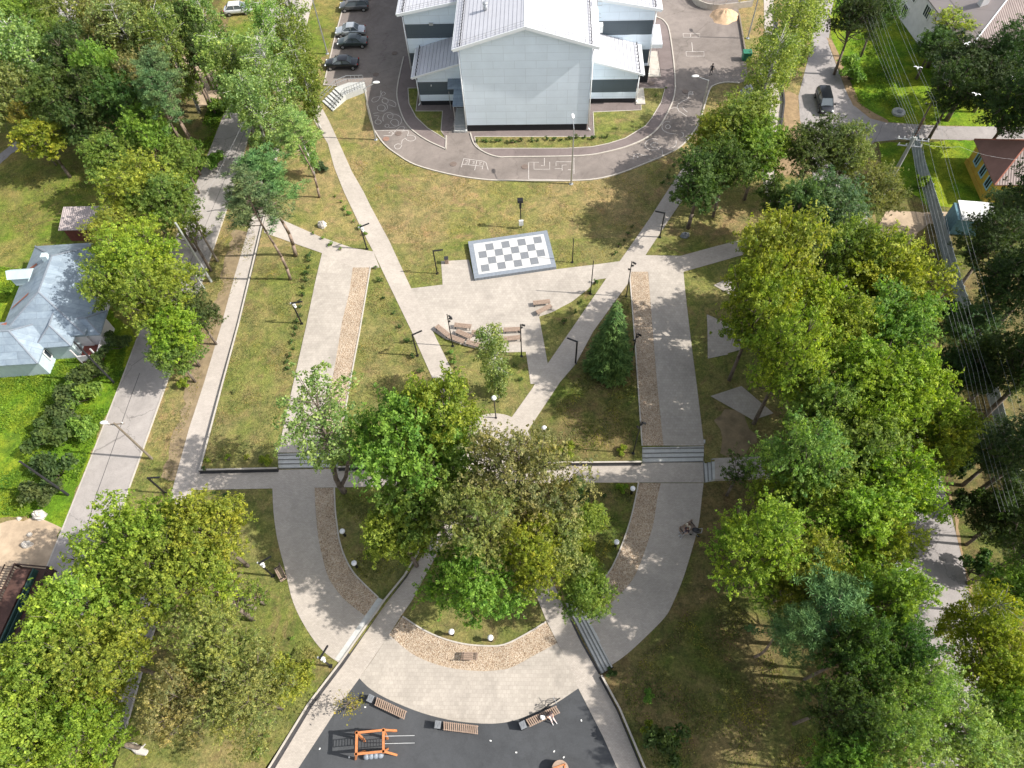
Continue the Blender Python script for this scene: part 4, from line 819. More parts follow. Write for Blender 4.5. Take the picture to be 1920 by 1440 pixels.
# right utility pole with crossarms
r,ub,uh=upole((1648,378),(1714,256),'thick grey utility pole with many insulators at the right street corner',M_cpole,cross=False,rad=.26)
ax=Vector((1,-.25,0)).normalized()
for k,(z,l,n) in enumerate(((-.4,1.6,6),(-1.2,1.2,4))):
    mb=MB(); o=Vector((0,0,uh+z)); mb.bar(o-ax*l,o+ax*l,.1); c=mb.build('crossarm',M_graymetal,r)
    for i in range(n): p=o+ax*(-l*.92+2*l*.92*i/(n-1)); mb=MB(); mb.cyl(p+Vector((0,0,.05)),p+Vector((0,0,.3)),.08,.05,8); mb.build('insulator',M_white,c)
mb=MB()
for i in range(8): z=uh+.3*i; mb.box((.35*0,0,z+.15),(.5-.03*i,.05,.05))
mb.cyl((0,0,uh),(0,0,uh+2.3),.05); mb.build('top_ladder_rack',M_rust,r)
# second pole farther right
r2,ub2,uh2=upole((1716,250),(1756,193),'slim utility pole with small crossarm beside the big dark tree at the right',M_pole,rad=.14,ins=3)
# overhead wires
def wire(pts,label,z=8.6,sag=.25):
    q=[Vector((*P(px,py,zz),zz)) for px,py,zz in pts]; mb=MB(); line=[]
    for i in range(len(q)-1):
        for j in range(6): t=j/6; p=q[i].lerp(q[i+1],t); p.z-=sag*4*t*(1-t); line.append(p)
    line.append(q[-1]); o0=line[0].copy(); mb.tube([p-o0 for p in line],.0075,5); o=mb.build('overhead_wire',M_wire); o.location=o0; tag(o,label,'wire','overhead wires along the right street')
Z=8.8
wire([(1674,0,Z),(1755,192,Z),(1797,360,Z),(1902,720,Z),(1985,1000,Z)],'outermost right overhead wire along the right yards')
wire([(1664,0,Z),(1750,192,Z),(1790,360,Z),(1890,720,Z),(1968,1000,Z)],'overhead wire just left of the outermost right wire')
wire([(1647,12,Z),(1731,210,Z),(1765,360,Z),(1812,560,Z),(1860,720,Z),(1940,985,Z)],'lone middle overhead wire between the two groups')
for i,(xa,xb,xc,xd) in enumerate(((1625,1713,1731,1815),(1632,1718,1737,1823),(1640,1723,1743,1832),(1617,1709,1725,1806),(1650,1727,1749,1842))):
    wire([(xa,27,Z),(xb,248,Z),(xc,360,Z),(xd,690,Z),(xd+70,960,Z)],['left group overhead wire reaching the insulator bunch, second from left','left group overhead wire, middle one of five','left group overhead wire, fourth from left','leftmost overhead wire above the grey fence','left group overhead wire, rightmost of five'][i])
wire([(1712,262,Z),(1800,275,7.5),(1925,300,5)],'service wire running right to the yellow house',sag=.4)
wire([(363,406,7.0),(470,200,8.5),(560,-20,8.5)],'thin wire climbing from the left poles to the top edge')
for _k in (1,): kerb('road_joint',[(262,700),(240,760),(205,860),(180,930),(160,1000),(140,1080)],'G',.05,.026,M_face,base=.015); kerb('road_joint',[(500,150),(420,340),(345,520)],'G',.035,.026,M_face,base=.015)
# ============================================================ STAGE
s4=[PZ(883,455),PZ(1029,438),PZ(1043,505),PZ(890,527)]; zz=s4[3].z
o=(s4[3]); exv=(s4[2]-s4[3]); exv.z=0; Ls=exv.length; an=math.atan2(exv.y,exv.x); dep=((s4[0]-s4[3]).length+(s4[1]-s4[2]).length)/2*.985
st=empty('chessboard_stage',(o.x,o.y,0),an,'raised low stage with grey granite rim and large white and grey chessboard squares','stage'); ht=zz+.42
Ls=9.05; 
mb=MB(); mb.box((Ls/2,dep/2,ht/2),(Ls,dep,ht)); mb.build('rim',M_granl,st)
mb=MB(); mb.box((Ls/2+.02,dep/2,ht+.004),(Ls-1.05,dep-1.0,.012)); mb.build('white_deck',simple('white_slab',(.52,.515,.50),.6,0,.05,2),st)
cw=.91; rh=.99; ox=(Ls-8*cw)/2+.02; oy=(dep-4*rh)/2
mb=MB()
for rr in range(4):
    for c_ in range(8):
        if (rr+c_)%2==0: mb.box((ox+cw*(c_+.5),oy+rh*(rr+.5),ht+.010),(cw*.99,rh*.99,.010))
mb.build('grey_squares',M_gran,st)
mb=MB()
for i in range(24): mb.box((.02+i*Ls/24,-.006,ht/2),(.02,.02,ht))
for i in range(12): mb.box((i*Ls/12+.1,-.006,ht*.55),(Ls/12*.97,.012,.015))
mb.build('rim_joints',M_gran,st)
# ============================================================ BENCHES
def bench_proto(loc,rz,label,L=1.8,back=False,group='brown slatted benches'):
    r=empty('park_bench',loc,rz,label,'bench',group); mb=MB()
    for i in range(4): mb.box((0,-.21+.14*i,.45),(L,.115,.045))
    mb.build('seat',M_wood,r)
    if back:
        mb=MB()
        for i in range(3): mb.box((0,.30+.035*i,.60+.13*i),(L,.035,.11))
        mb.build('backrest',M_wood,r)
    for s in (-1,1):
        mb=MB(); x=s*(L/2-.15); mb.box((x,0,.405),(.06,.5,.05)); mb.bar((x,-.2,0),(x,-.2,.4),.06); mb.bar((x,.2,0),(x,.2,.4 if not back else .42),.06)
        if back: mb.bar((x,.24,.4),(x,.40,.95),.05); mb.bar((x,-.2,.62),(x,.3,.62),.05)
        mb.build('leg',M_black,r)
    return r
B0=None
def bench2(p,q,label,back=False,rz=None,loc=None,L=None):
    global B0
    a=PZ(*p); b=PZ(*q); m=(a+b)/2; m.z+=.03; an_=math.atan2(b.y-a.y,b.x-a.x); 
    if back: return bench_proto(m,an_,label,max(1.3,(b-a).length),True)
    if B0 is None: B0=bench_proto(m,an_,label); return B0
    return copy_tree(B0,m,an_,label)
bench2((820,616),(841,633),'slatted backless bench, steeply turned, at the left end of the plaza bench group')
bench2((843,635),(870,645),'slatted backless bench in front row second from the left, beside the steep one')
bench2((877,646),(904,653),'slatted backless bench in front row below the back ones, left of the birch')
bench2((855,614),(882,617),'slatted backless bench in the back row nearest the spotlight post')
bench2((857,625),(884,637),'slatted backless bench in the middle row left of the birch')
bench2((888,628),(914,630),'slatted backless bench in the middle row half behind the birch')
bench2((948,623),(974,622),'slatted backless bench upper one right of the birch')
bench2((946,640),(977,637),'slatted backless bench lower one right of the birch')
bench2((1001,573),(1030,570),'slatted backless bench, upper of the pair near the wedge lawn')
bench2((1009,590),(1031,579),'slatted backless bench, tilted lower one of the pair near the wedge lawn')
bench2((897,1232),(866,1231),'brown bench with backrest on the southern bark bed',True)
bench2((522,1066),(535,1091),'brown bench with backrest at the left edge of the southwest curved walk',True)
bench2((1275,1003),(1300,987),'dark bench at the right edge of the southeast curved walk, half under the trees',True)
def deck(p,q,label,binlabel,wd=.62,seed=0):
    a=PZ(*p); b=PZ(*q); an_=math.atan2(b.y-a.y,b.x-a.x); L=(b-a).length; r=empty('slatted_deck_bench',(a.x,a.y,.03),an_,label,'bench','long slatted playground benches'); mb=MB(); n=int(L/.16)
    for i in range(n): x=.1+(L-.2)*i/(n-1); mb.box((x,0,.47),(.085,wd,.04),R_(12))
    mb.build('seat',M_deck,r); mb=MB(); mb.box((L/2,-wd/2+.06,.40),(L-.1,.06,.12)); mb.box((L/2,wd/2-.06,.40),(L-.1,.06,.12)); mb.build('frame',M_wood,r)
    for x in (.3,L-.3): mb=MB(); mb.box((x,0,.19),(.1,wd-.1,.38)); mb.build('leg',M_dark,r)
    d=Vector((math.cos(an_),math.sin(an_),0)); c=a-d*.36; r2=empty('litter_bin',(c.x,c.y,.03),an_,binlabel,'bin','litter bins beside the playground benches')
    mb=MB(); mb.box((0,0,.4),(.42,.5,.8)); mb.build('bin_body',M_dark,r2); mb=MB(); mb.box((0,0,.815),(.46,.54,.03)); 
    for i in range(4): mb.box((-.15+.1*i,(.1 if i%2 else -.1),.84),(.07,.2,.03))
    mb.build('lid',M_gran,r2)
deck((706,1316),(763,1343),'tilted long slatted bench nearest the yellow leaved sapling','small dark litter bin nearest the yellow leaved sapling')
deck((832,1362),(898,1370),'almost level long slatted bench in the middle of the playground edge','small dark litter bin left of the almost level slatted bench')
deck((989,1358),(1047,1331),'rising long slatted bench with the seated person','small dark litter bin left of the bench with the seated person')
# small waste bin by plaza corner
b=PZ(838,493); r=empty('waste_bin',b,0,'small dark bin on the plaza corner left of the stage','bin'); mb=MB(); mb.box((0,0,.4),(.4,.4,.8)); mb.build('bin_body',M_wood,r); mb=MB(); mb.box((0,0,.82),(.46,.46,.05)); mb.build('lid',M_dark,r)
# ============================================================ CLIMBING FRAME
c0=PZ(694,1405); cf=empty('climbing_frame',(c0.x,c0.y,.03),R_(2),'orange wooden climbing frame with rope ladder and grey balls on the rubber playground','play equipment')
Hh=2.3; wx,wy=2.15,2.0
def cpt(px,py,z): q=P(px,py,z+.03); v=Vector((q[0]-c0.x,q[1]-c0.y,z)); v.rotate(Matrix.Rotation(-R_(2),3,'Z')); return v
TL,TR_,BR_,BL_=cpt(669,1374,Hh),cpt(719,1369,Hh),cpt(719,1409,Hh),cpt(668,1414,Hh)
for a,b in ((TL,BL_),(TR_,BR_),(TL,TR_),(BL_,BR_)): mb=MB(); d=(b-a).normalized()*.12; mb.bar(a-d,b+d,.16,.16); mb.build('beam',M_owood,cf)
cen=(TL+BR_)/2
for p in (TL,TR_,BR_,BL_):
    for sx,sy in ((.55,.10),(-.12,-.3)):
        d=p-cen; q=Vector((p.x+(d.x/abs(d.x))*sx,p.y+(d.y/abs(d.y))*sy*1.2,0)); mb=MB(); mb.bar(p,q,.15,.15); mb.build('leg',M_owood,cf)
mb=MB(); 
for y in (.55,1.25):
    a=BL_.lerp(TL,y/2.0)+Vector((.1,0,-.1)); b=BR_.lerp(TR_,y/2.0)+Vector((-.1,0,-.1)); mb.bar(a,b,.05)
for i in range(9):
    t=(i+.5)/9; a=(BL_.lerp(TL,.275)).lerp(BR_.lerp(TR_,.275),t)-Vector((0,0,.1)); b=(BL_.lerp(TL,.625)).lerp(BR_.lerp(TR_,.625),t)-Vector((0,0,.1)); mb.bar(a,b,.04)
mb.build('rope_ladder',M_black,cf)
for px,py,tx,ty in ((777,1379,TR_,.25),(777,1393,TR_,.6)):
    e=cpt(px,py,.02); s_=TR_.lerp(BR_,ty)-Vector((0,0,.5)); mb=MB(); mb.cyl(s_,e,.03,n=8); mb.build('slide_pole',M_graymetal,cf)
for i in range(4): 
    p=cpt(687+8.7*i,1418-.9*i,.35); mb=MB(); mb.sph((p.x,p.y,.3),.26,12,8); mb.build('grey_ball',M_granl,cf,True)
b=PZ(1050,1444); r=empty('wooden_play_post',b,0,'pale round topped wooden play block with orange bars at the bottom edge','play equipment'); mb=MB(); mb.cyl((0,0,0),(0,0,.9),.62,n=24); mb.build('drum',M_deck,r); mb=MB(); mb.bar((-.5,.1,.93),(.4,.32,.93),.1); mb.bar((.35,.3,.93),(.3,-.4,.93),.1); mb.build('bar',M_owood,r)
# litter specks and a stray jacket on the rubber
for i,(x,y) in enumerate(((685,1326),(600,1404),(655,1420),(968,1411),(1039,1409),(1090,1351),(920,1389),(1057,1420))):
    b=PZ(x,y); mb=MB(); mb.box((0,0,.03),(.14,.09,.03),i); o=mb.build('paper_scrap',M_white); o.location=(b.x,b.y,.03); tag(o,'tiny white scrap lying on the dark rubber playground','litter','white scraps on the rubber playground')
# ============================================================ PEOPLE
def person(loc,rz,label,pose,cols,group=None,scale=1.0):
    top,leg,skin,hair,shoe=[simple(n+'_'+str(len(MATS)),c,.8,0,.12,6) for n,c in cols]
    r=empty('person',loc,rz,label,'person',group); r.scale=(scale,)*3
    J,E_=pose; bm=bmesh.new(); vs={k:bm.verts.new(v[:3]) for k,v in J.items()}
    for a,b in E_: bm.edges.new((vs[a],vs[b]))
    hands=[(k,v) for k,v in J.items() if k.startswith('hand')]
    rad={k:v[3] for k,v in J.items()}
    order=list(J.keys()); extra=[]
    for k,v in hands:
        h=Vector(v[:3]); par=[a if b==k else b for a,b in E_ if k in (a,b)][0]; d=(h-Vector(J[par][:3])).normalized(); sde=d.cross(Vector((0,1,0)) if abs(d.y)<.8 else Vector((1,0,0))).normalized()
        for i,(o_,ln) in enumerate(((-.03,.062),(-.01,.075),(.01,.072),(.03,.055),(.05,.04))):
            a=bm.verts.new(h+sde*o_+d*(.035 if i<4 else .0)); b=bm.verts.new(h+sde*o_*1.3+d*(.035+ln)+Vector((0,0,-.012*i*.5))); bm.edges.new((vs[k],a)); bm.edges.new((a,b)); extra+=[.011,.009]
    bm.verts.index_update(); me=bpy.data.meshes.new('body'); bm.to_mesh(me); bm.free(); ob=bpy.data.objects.new('body',me); COL.objects.link(ob); ob.parent=r
    ob.modifiers.new('skin','SKIN'); sv=me.skin_vertices[0].data
    allr=[rad[k] for k in order]+extra
    for i,q in enumerate(allr): sv[i].radius=(q,q)
    for s in sv: s.use_root=False
    sv[0].use_root=True
    ss=ob.modifiers.new('sub','SUBSURF'); ss.levels=1; ss.render_levels=2
    # colours by height along the skeleton: bake the skin now so that clothing follows the body
    dg=bpy.context.evaluated_depsgraph_get(); ev=ob.evaluated_get(dg); m2=bpy.data.meshes.new_from_object(ev); ob.modifiers.clear(); ob.data=m2; m2.materials.clear()
    for m in (skin,top,leg,shoe): m2.materials.append(m)
    segs=[]
    def cls(a,b):
        s={a,b}
        if any(k.startswith('hand') or k in('neck','head','top') for k in s) and not ('chest' in s): return 0
        if any(k.startswith(('toe',)) for k in s): return 3
        if any(k.startswith(('knee','foot')) for k in s): return 2
        return 1
    for a,b in E_: segs.append((Vector(J[a][:3]),Vector(J[b][:3]),cls(a,b)))
    for p in m2.polygons:
        c=p.center; best=min(segs,key=lambda s:(c-(s[0]+(s[1]-s[0])*max(0,min(1,(c-s[0]).dot(s[1]-s[0])/max(1e-6,(s[1]-s[0]).length_squared))))).length); p.material_index=best[2]; p.use_smooth=True
    hd=Vector(J['top'][:3])*.5+Vector(J['head'][:3])*.5; fw=Vector((0,-1,0))
    mb=MB(); mb.sph(hd+Vector((0,.02,.035)),.115,14,10,(.95,1.02,1.0)); 
    mb.v=[(x,y,z) if not (y<hd.y-.03 and z<hd.z+.05) else (x,hd.y-.03,z) for x,y,z in mb.v]; mb.build('hair',hair,r,True)
    mb=MB()
    for s in (-1,1): mb.sph(hd+Vector((s*.035,-.098,.0)),.012,8,6); 
    mb.build('eyes',M_black,r,True)
    mb=MB(); mb.sph(hd+Vector((0,-.112,-.03)),.016,8,6,(1,1.2,1.3)); 
    for s in (-1,1): mb.sph(hd+Vector((s*.098,0,-.01)),.024,8,6,(.4,1,1.3))
    mb.build('nose_and_ears',skin,r,True)
    mb=MB(); mb.sph(hd+Vector((0,-.098,-.065)),.022,8,6,(1.2,.5,.3)); mb.build('mouth',simple('lips_'+str(len(MATS)),(.35,.12,.10),.6),r,True)
    return r
SIT=({'hip':(0,0,.52,.15),'spine':(0,.03,.72,.135),'chest':(0,.03,.93,.15),'neck':(0,.0,1.10,.055),'head':(0,-.02,1.19,.085),'top':(0,-.02,1.31,.075),
 'shl':(-.19,.02,1.02,.065),'ell':(-.25,-.06,.78,.045),'handl':(-.14,-.30,.62,.032),'shr':(.19,.02,1.02,.065),'elr':(.25,-.06,.78,.045),'handr':(.14,-.30,.62,.032),
 'thl':(-.10,-.10,.52,.095),'kneel':(-.11,-.46,.50,.062),'footl':(-.12,-.60,.09,.042),'toel':(-.12,-.78,.05,.036),'thr':(.10,-.10,.52,.095),'kneer':(.11,-.46,.50,.062),'footr':(.16,-.66,.09,.042),'toer':(.18,-.84,.05,.036)},
 [('hip','spine'),('spine','chest'),('chest','neck'),('neck','head'),('head','top'),('chest','shl'),('shl','ell'),('ell','handl'),('chest','shr'),('shr','elr'),('elr','handr'),('hip','thl'),('thl','kneel'),('kneel','footl'),('footl','toel'),('hip','thr'),('thr','kneer'),('kneer','footr'),('footr','toer')])
STD=({'hip':(0,0,.93,.14),'spine':(0,0,1.12,.125),'chest':(0,.0,1.34,.145),'neck':(0,-.01,1.50,.055),'head':(0,-.03,1.58,.085),'top':(0,-.03,1.70,.075),
 'shl':(-.19,0,1.42,.06),'ell':(-.26,.03,1.14,.043),'handl':(-.27,-.10,.90,.03),'shr':(.19,0,1.42,.06),'elr':(.26,.02,1.14,.043),'handr':(.27,-.12,.91,.03),
 'thl':(-.09,0,.86,.09),'kneel':(-.11,-.08,.50,.06),'footl':(-.11,-.12,.08,.042),'toel':(-.11,-.28,.04,.036),'thr':(.09,0,.86,.09),'kneer':(.10,.04,.50,.06),'footr':(.11,.18,.08,.042),'toer':(.12,.03,.04,.036)},SIT[1])
def pc(t,l,h): return [('shirt',t),('trousers',l),('skin',(.55,.36,.27)),('hair',h),('shoes',(.5,.5,.5))]
b=PZ(1030,1341); bdir=PZ(1047,1331)-PZ(989,1358); bz=math.atan2(bdir.y,bdir.x)
person((b.x,b.y,.03),bz+R_(8),'person with dark hair and dark top sitting on the playground bench, pale legs stretched out',SIT,pc((.05,.04,.045),(.62,.50,.47),(.04,.02,.02)))
bb=b+Vector((-.55*math.cos(bz),-.55*math.sin(bz),0)); mb=MB(); mb.box((0,0,.12),(.34,.26,.22)); mb.box((.02,-.1,.2),(.2,.16,.18),.4); o=mb.build('white_bag',M_white); o.location=(bb.x,bb.y,.52); tag(o,'crumpled white bag on the playground bench left of the seated person','bag')
b=PZ(1287,992); person((b.x,b.y-.05,b.z+.03),R_(-60),'person in cream jacket sitting on the bench beside the southeast curved walk',SIT,pc((.66,.60,.48),(.45,.40,.33),(.10,.05,.03)))
b=PZ(1281,1000); person((b.x+.2,b.y,b.z+.03),R_(-60),'person in dark top sitting left of the one in the cream jacket',SIT,pc((.05,.03,.045),(.35,.33,.33),(.16,.08,.05)),scale=.93)
b=PZ(1332,142); person((b.x,b.y,.03),R_(160),'small dark clothed person walking across the upper right school yard',STD,pc((.02,.02,.025),(.015,.02,.03),(.02,.015,.01)))
# baby stroller by the right bench
b=PZ(1302,1000); r=empty('stroller',(b.x,b.y,b.z+.03),R_(-20),'dark stroller parked beside the two seated people','stroller'); mb=MB(); mb.sph((0,0,.75),.3,12,8,(1.2,.8,.7)); mb.build('hood',M_dark,r,True)
mb=MB()
for s in (-1,1): mb.bar((-.3,s*.25,.15),(.45,s*.2,1.0),.03); mb.bar((.35,s*.25,.15),(-.2,s*.22,.7),.03)
mb.bar((.45,-.2,1.0),(.45,.2,1.0),.035); mb.build('frame',M_graymetal,r)
for x in (-.3,.35):
    for s in (-1,1): mb=MB(); mb.cyl((x,s*.25-.02,.12),(x,s*.25+.02,.12),.12,n=12); mb.build('wheel',M_tyre,r)
# bicycle behind the playground bench
def torus(mb,c,ax,R0,r0,n=28,m=6):
    ax=Vector(ax).normalized(); u=Vector((0,0,1)); x=u.cross(ax).normalized(); y=ax.cross(x); c=Vector(c); vs=[];fs=[]
    for i in range(n):
        a=2*math.pi*i/n; d=x*math.cos(a)+y*math.sin(a)
        for j in range(m): b=2*math.pi*j/m; vs.append(c+d*(R0+r0*math.cos(b))+ax*(r0*math.sin(b)))
    for i in range(n):
        for j in range(m): fs.append((i*m+j,((i+1)%n)*m+j,((i+1)%n)*m+(j+1)%m,i*m+(j+1)%m))
    mb.add(vs,fs)
b=PZ(1036,1327); r=empty('bicycle',(b.x,b.y,.03),bz+R_(8),'dark bicycle standing behind the right end of the playground bench','bicycle'); 
for x in (-.52,.52):
    mb=MB(); torus(mb,(x,.25,.34),(0,1,0),.32,.025); 
    for k in range(10): a=math.pi*k/10; mb.bar((x-.3*math.cos(a),.25,.34-.3*math.sin(a)),(x+.3*math.cos(a),.25,.34+.3*math.sin(a)),.008)
    mb.build('wheel',M_black,r)
mb=MB(); Y=.25
for a,c in (((-.52,Y,.34),(-.05,Y,.32)),((-.05,Y,.32),(-.2,Y,.82)),((-.18,Y,.75),(.38,Y,.80)),((-.05,Y,.32),(.40,Y,.68)),((-.52,Y,.34),(-.18,Y,.75)),((.52,Y,.34),(.36,Y,.95))): mb.cyl(a,c,.02,n=6)
mb.build('frame',M_dark,r); mb=MB(); mb.bar((.36,Y-.28,.98),(.36,Y+.28,.98),.03); mb.build('handlebar',M_graymetal,r); mb=MB(); mb.sph((-.22,Y,.87),.1,8,6,(1.3,.7,.4)); mb.build('saddle',M_black,r,True)
# birds
def bird(px,py,z,rz,label):
    q=P(px,py,z); r=empty('flying_bird',(q[0],q[1],z),R_(rz),label,'bird','white birds flying over the right side'); r.scale=(.55,.55,.55); mb=MB(); mb.sph((0,0,0),.12,12,8,(2.0,.85,.8)); mb.sph((.24,0,.05),.07,10,6); mb.add([(.30,-.02,.05),(.30,.02,.05),(.37,0,.04)],[(0,1,2)]); mb.add([(-.18,-.04,.0),(-.18,.04,.0),(-.42,.11,.02),(-.42,-.11,.02)],[(0,1,2,3)]); mb.build('body',M_white,r,True)
    for s in (-1,1): mb=MB(); v=[(.1,s*.08,.04),(-.1,s*.08,.04),(-.06,s*.38,.20),(.14,s*.36,.22),(-.12,s*.72,.15),(.02,s*.74,.16)]; u=[(x,y,z_-.015) for x,y,z_ in v]; mb.add(v+u,[(0,1,2,3),(3,2,4,5),(7,6,9,8),(8,9,11,10),(1,0,6,7),(5,4,10,11)]); mb.build('wing',M_white,r)
bird(1721,127,16,70,'white bird flying beside the wires above the shaded grass'); bird(1813,82,16,110,'white bird flying in front of the long white building'); bird(1830,177,15,60,'white bird flying over the big dark tree at the right')
# manholes
for i,(x,y) in enumerate(((740,100),(724,261),(747,251),(850,308),(1221,157),(705,140),(1230,36),(1285,172),(984,313))):
    b=PZ(x,y); mb=MB(); mb.cyl((0,0,0),(0,0,.03),.42,n=24); o=mb.build('manhole_cover',simple('manhole_%d'%i,(.16,.12,.10) if i!=1 else (.26,.15,.11),.8)); o.location=(b.x,b.y,.03 if i!=4 else .06); tag(o,['round manhole cover on the shaded parking lane','small rusty manhole cover at the left bend of the ring road','larger manhole cover right of the small rusty one','manhole cover left of the chalked number boxes','dark manhole cover beside the east porch','manhole cover below the black parked coupe','manhole cover at the upper end of the right school walk','manhole cover near the chalk flask drawing','manhole cover near the chalk maze'][i],'manhole cover')
# green containers, sand heap, curved wall at the top right
b=PZ(1398,112); r=empty('green_bin',(b.x,b.y,.02),R_(-5),'green wheeled rubbish container at the right edge of the school yard','bin'); mb=MB(); mb.box((0,0,.65),(1.1,.9,1.0)); mb.build('bin_body',simple('green_plastic',(.02,.16,.09),.5),r); mb=MB(); mb.box((0,0,1.19),(1.15,.98,.07)); mb.build('lid',MATS['green_plastic'],r)
for x in (-.4,.4): mb=MB(); mb.cyl((x,-.3,.1),(x,.3,.1),.1,n=10); mb.build('wheel',M_tyre,r)
b=PZ(1358,32); mb=MB(); n=28; R1=2.1
vs=[];fs=[]
for j in range(9):
    for i in range(n): a=2*math.pi*i/n; rr=R1*(j/8)*(1+.10*math.sin(3*a+1)+.06*math.sin(7*a)); h=1.15*(1-(j/8)**1.4)+.12*rs.uniform(-1,1)*(j<8)*(.4 if j==0 else 1); vs.append((rr*math.cos(a),rr*.85*math.sin(a),max(0,h)))
for j in range(8):
    for i in range(n): fs.append((j*n+i,(j+1)*n+i,(j+1)*n+(i+1)%n,j*n+(i+1)%n))
mb.add(vs,fs); o=mb.build('sand_heap',M_sand,None,True); o.location=(b.x,b.y,0); tag(o,'heap of pale orange sand against the curved wall at the top right','sand heap')
r=rwall('curved_wall',crom([(1293,-30),(1297,0),(1310,13),(1335,20),(1370,18),(1410,13)],3),'G','low curved concrete wall with railing at the top right behind the sand heap',1,.2,.8,None,0)
for c in kids(r): 
    if c.name.startswith('wall_face'): c.data.materials[0]=M_kerb
org=r.location.copy()
q=[PZ(*p)-org for p in crom([(1297,0),(1310,13),(1335,20),(1370,18),(1410,13)],3)]; mb=MB()
for i,p in enumerate(q):
    if i%2==0: mb.bar((p.x,p.y,.9),(p.x,p.y,1.9),.06)
    if i: 
        for z in (1.4,1.9): mb.bar((q[i-1].x,q[i-1].y,z),(p.x,p.y,z),.04)
mb.build('railing',M_graymetal,r)
mb=MB(); a=PZ(1385,28); c=PZ(1399,112); mb.bar(Vector((0,0,.15)),(c-a)+Vector((0,0,.15)),.18,.3); o=mb.build('timber_edge',M_pole); o.location=a; tag(o,'long timber edging beam along the right side of the school yard','beam')
# railed ramp and steps left of ring road
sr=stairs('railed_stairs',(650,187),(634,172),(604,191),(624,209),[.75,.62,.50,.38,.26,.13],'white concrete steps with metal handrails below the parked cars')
mb=MB(); q=[P(*p) for p in ((650,187),(634,172),(655,164),(686,163),(688,172),(668,180))]; o0=sr.location; mb.prism([(v[0]-o0.x,v[1]-o0.y) for v in q][::-1],-.05,.76); mb.build('landing',M_step,sr)
for line in ([(603,191),(634,171),(655,163),(684,162)],[(625,209),(650,187),(668,180),(688,172)]):
    g=[PZ(*p)-Vector(o0) for p in line]; hs=[.1,.75,.76,.76]; mb=MB()
    for i in range(3):
        a=g[i].copy(); a.z=hs[i]; c=g[i+1].copy(); c.z=hs[i+1]; n=4
        for k in range(n+1): p=a.lerp(c,k/n); mb.bar(p,p+Vector((0,0,.95)),.04)
        for h in (.5,.95): mb.bar(a+Vector((0,0,h)),c+Vector((0,0,h)),.045)
    mb.build('handrail',M_graymetal,sr)
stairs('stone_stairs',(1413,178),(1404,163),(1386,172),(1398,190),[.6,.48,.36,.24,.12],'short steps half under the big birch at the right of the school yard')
# rocks, logs
def rock(px,py,rx,h,label,seed,m=M_stone,name='boulder'):
    b=PZ(px,py); mb=MB(); mb.sph((0,0,h*.35),1,12,8,(rx,rx*.75,h)); r_=np.random.RandomState(seed); mb.v=[(x*(1+.22*r_.uniform(-1,1)),y*(1+.22*r_.uniform(-1,1)),z*(1+.2*r_.uniform(-1,1))) for x,y,z in mb.v]; o=mb.build(name,m); o.location=b; tag(o,label,'rock')
rock(605,424,.55,.55,'white boulder on the grass right of the pine crown',1); rock(77,968,.6,.7,'large pale boulder where the lush grass meets the dirt lot',2); rock(53,1022,.45,.4,'pale stone lying in the middle of the dirt lot',3); rock(37,973,.22,.2,'small pale stone on the edge of the lush grass',4); rock(57,1003,.25,.22,'small stone in the dirt lot above the pale stone',5); rock(1284,443,.5,.4,'grey boulder on the shaded grass under the upper right tree',6,M_gran)
b=PZ(1684,212); r=empty('concrete_well',(b.x,b.y,0),0,'flat round concrete well cover in the lush verge','well cover'); mb=MB(); mb.cyl((0,0,0),(0,0,.25),.8,n=20); mb.build('ring',M_cpole,r); mb=MB(); mb.cyl((.1,0,.25),(.1,0,.3),.35,n=16); mb.build('lid',M_gran,r)
def log(p,q,rad,label,m=M_pole):
    a=PZ(*p); b=PZ(*q); mb=MB(); d=b-a; k=[Vector((0,0,rad)),d*.3+Vector((.05,.1,rad*1.1)),d*.65+Vector((-.1,0,rad)),d+Vector((0,0,rad))]; mb.tube(k,[rad*.7,rad,rad*1.1,rad*.8],8); mb.tube([k[2],k[2]+Vector((.6,.35,.3))],[rad*.5,.05],6); o=mb.build('fallen_log',m); o.location=a; tag(o,label,'log')
log((436,1106),(481,1143),.22,'bleached fallen log beside the olive trees at the lower left'); log((240,1398),(278,1412),.26,'white fallen log below the end of the walk at the lower left',M_stone)
# chalk drawings and markings on the ring road (flat marks on the asphalt)
def chalk(name,lines,wd_=.09,m=M_chalk,off=.026):
    mb=MB(); wd=.07
    for ln in lines:
        ps=[PZ(p[0],p[1],'G') for p in ln]
        n=len(ps); L=[];Rt=[]
        for i,p in enumerate(ps):
            a=ps[max(i-1,0)]; b=ps[min(i+1,n-1)]; d=Vector((b.x-a.x,b.y-a.y,0)); d=d.normalized() if d.length>1e-6 else Vector((1,0,0)); nr=Vector((-d.y,d.x,0))*wd/2; L.append(p+nr); Rt.append(p-nr)
        vs=[(v.x,v.y,off) for v in L+Rt]; mb.add(vs,[(i+n,i+n+1,i+1,i) for i in range(n-1)])
    return tag(mb.build(name,m),kind='structure')
def circ(cx,cy,rx,ry,a0=0,a1=360,n=20): return [(cx+rx*math.cos(R_(a0+(a1-a0)*i/n)),cy+ry*math.sin(R_(a0+(a1-a0)*i/n))) for i in range(n+1)]
def z4(pts,ox=480,oy=0): return [(x/4+ox,y/4+oy) for x,y in pts]
sc7=lambda pts:[(600+x/7.2,140+y/7.2) for x,y in pts]
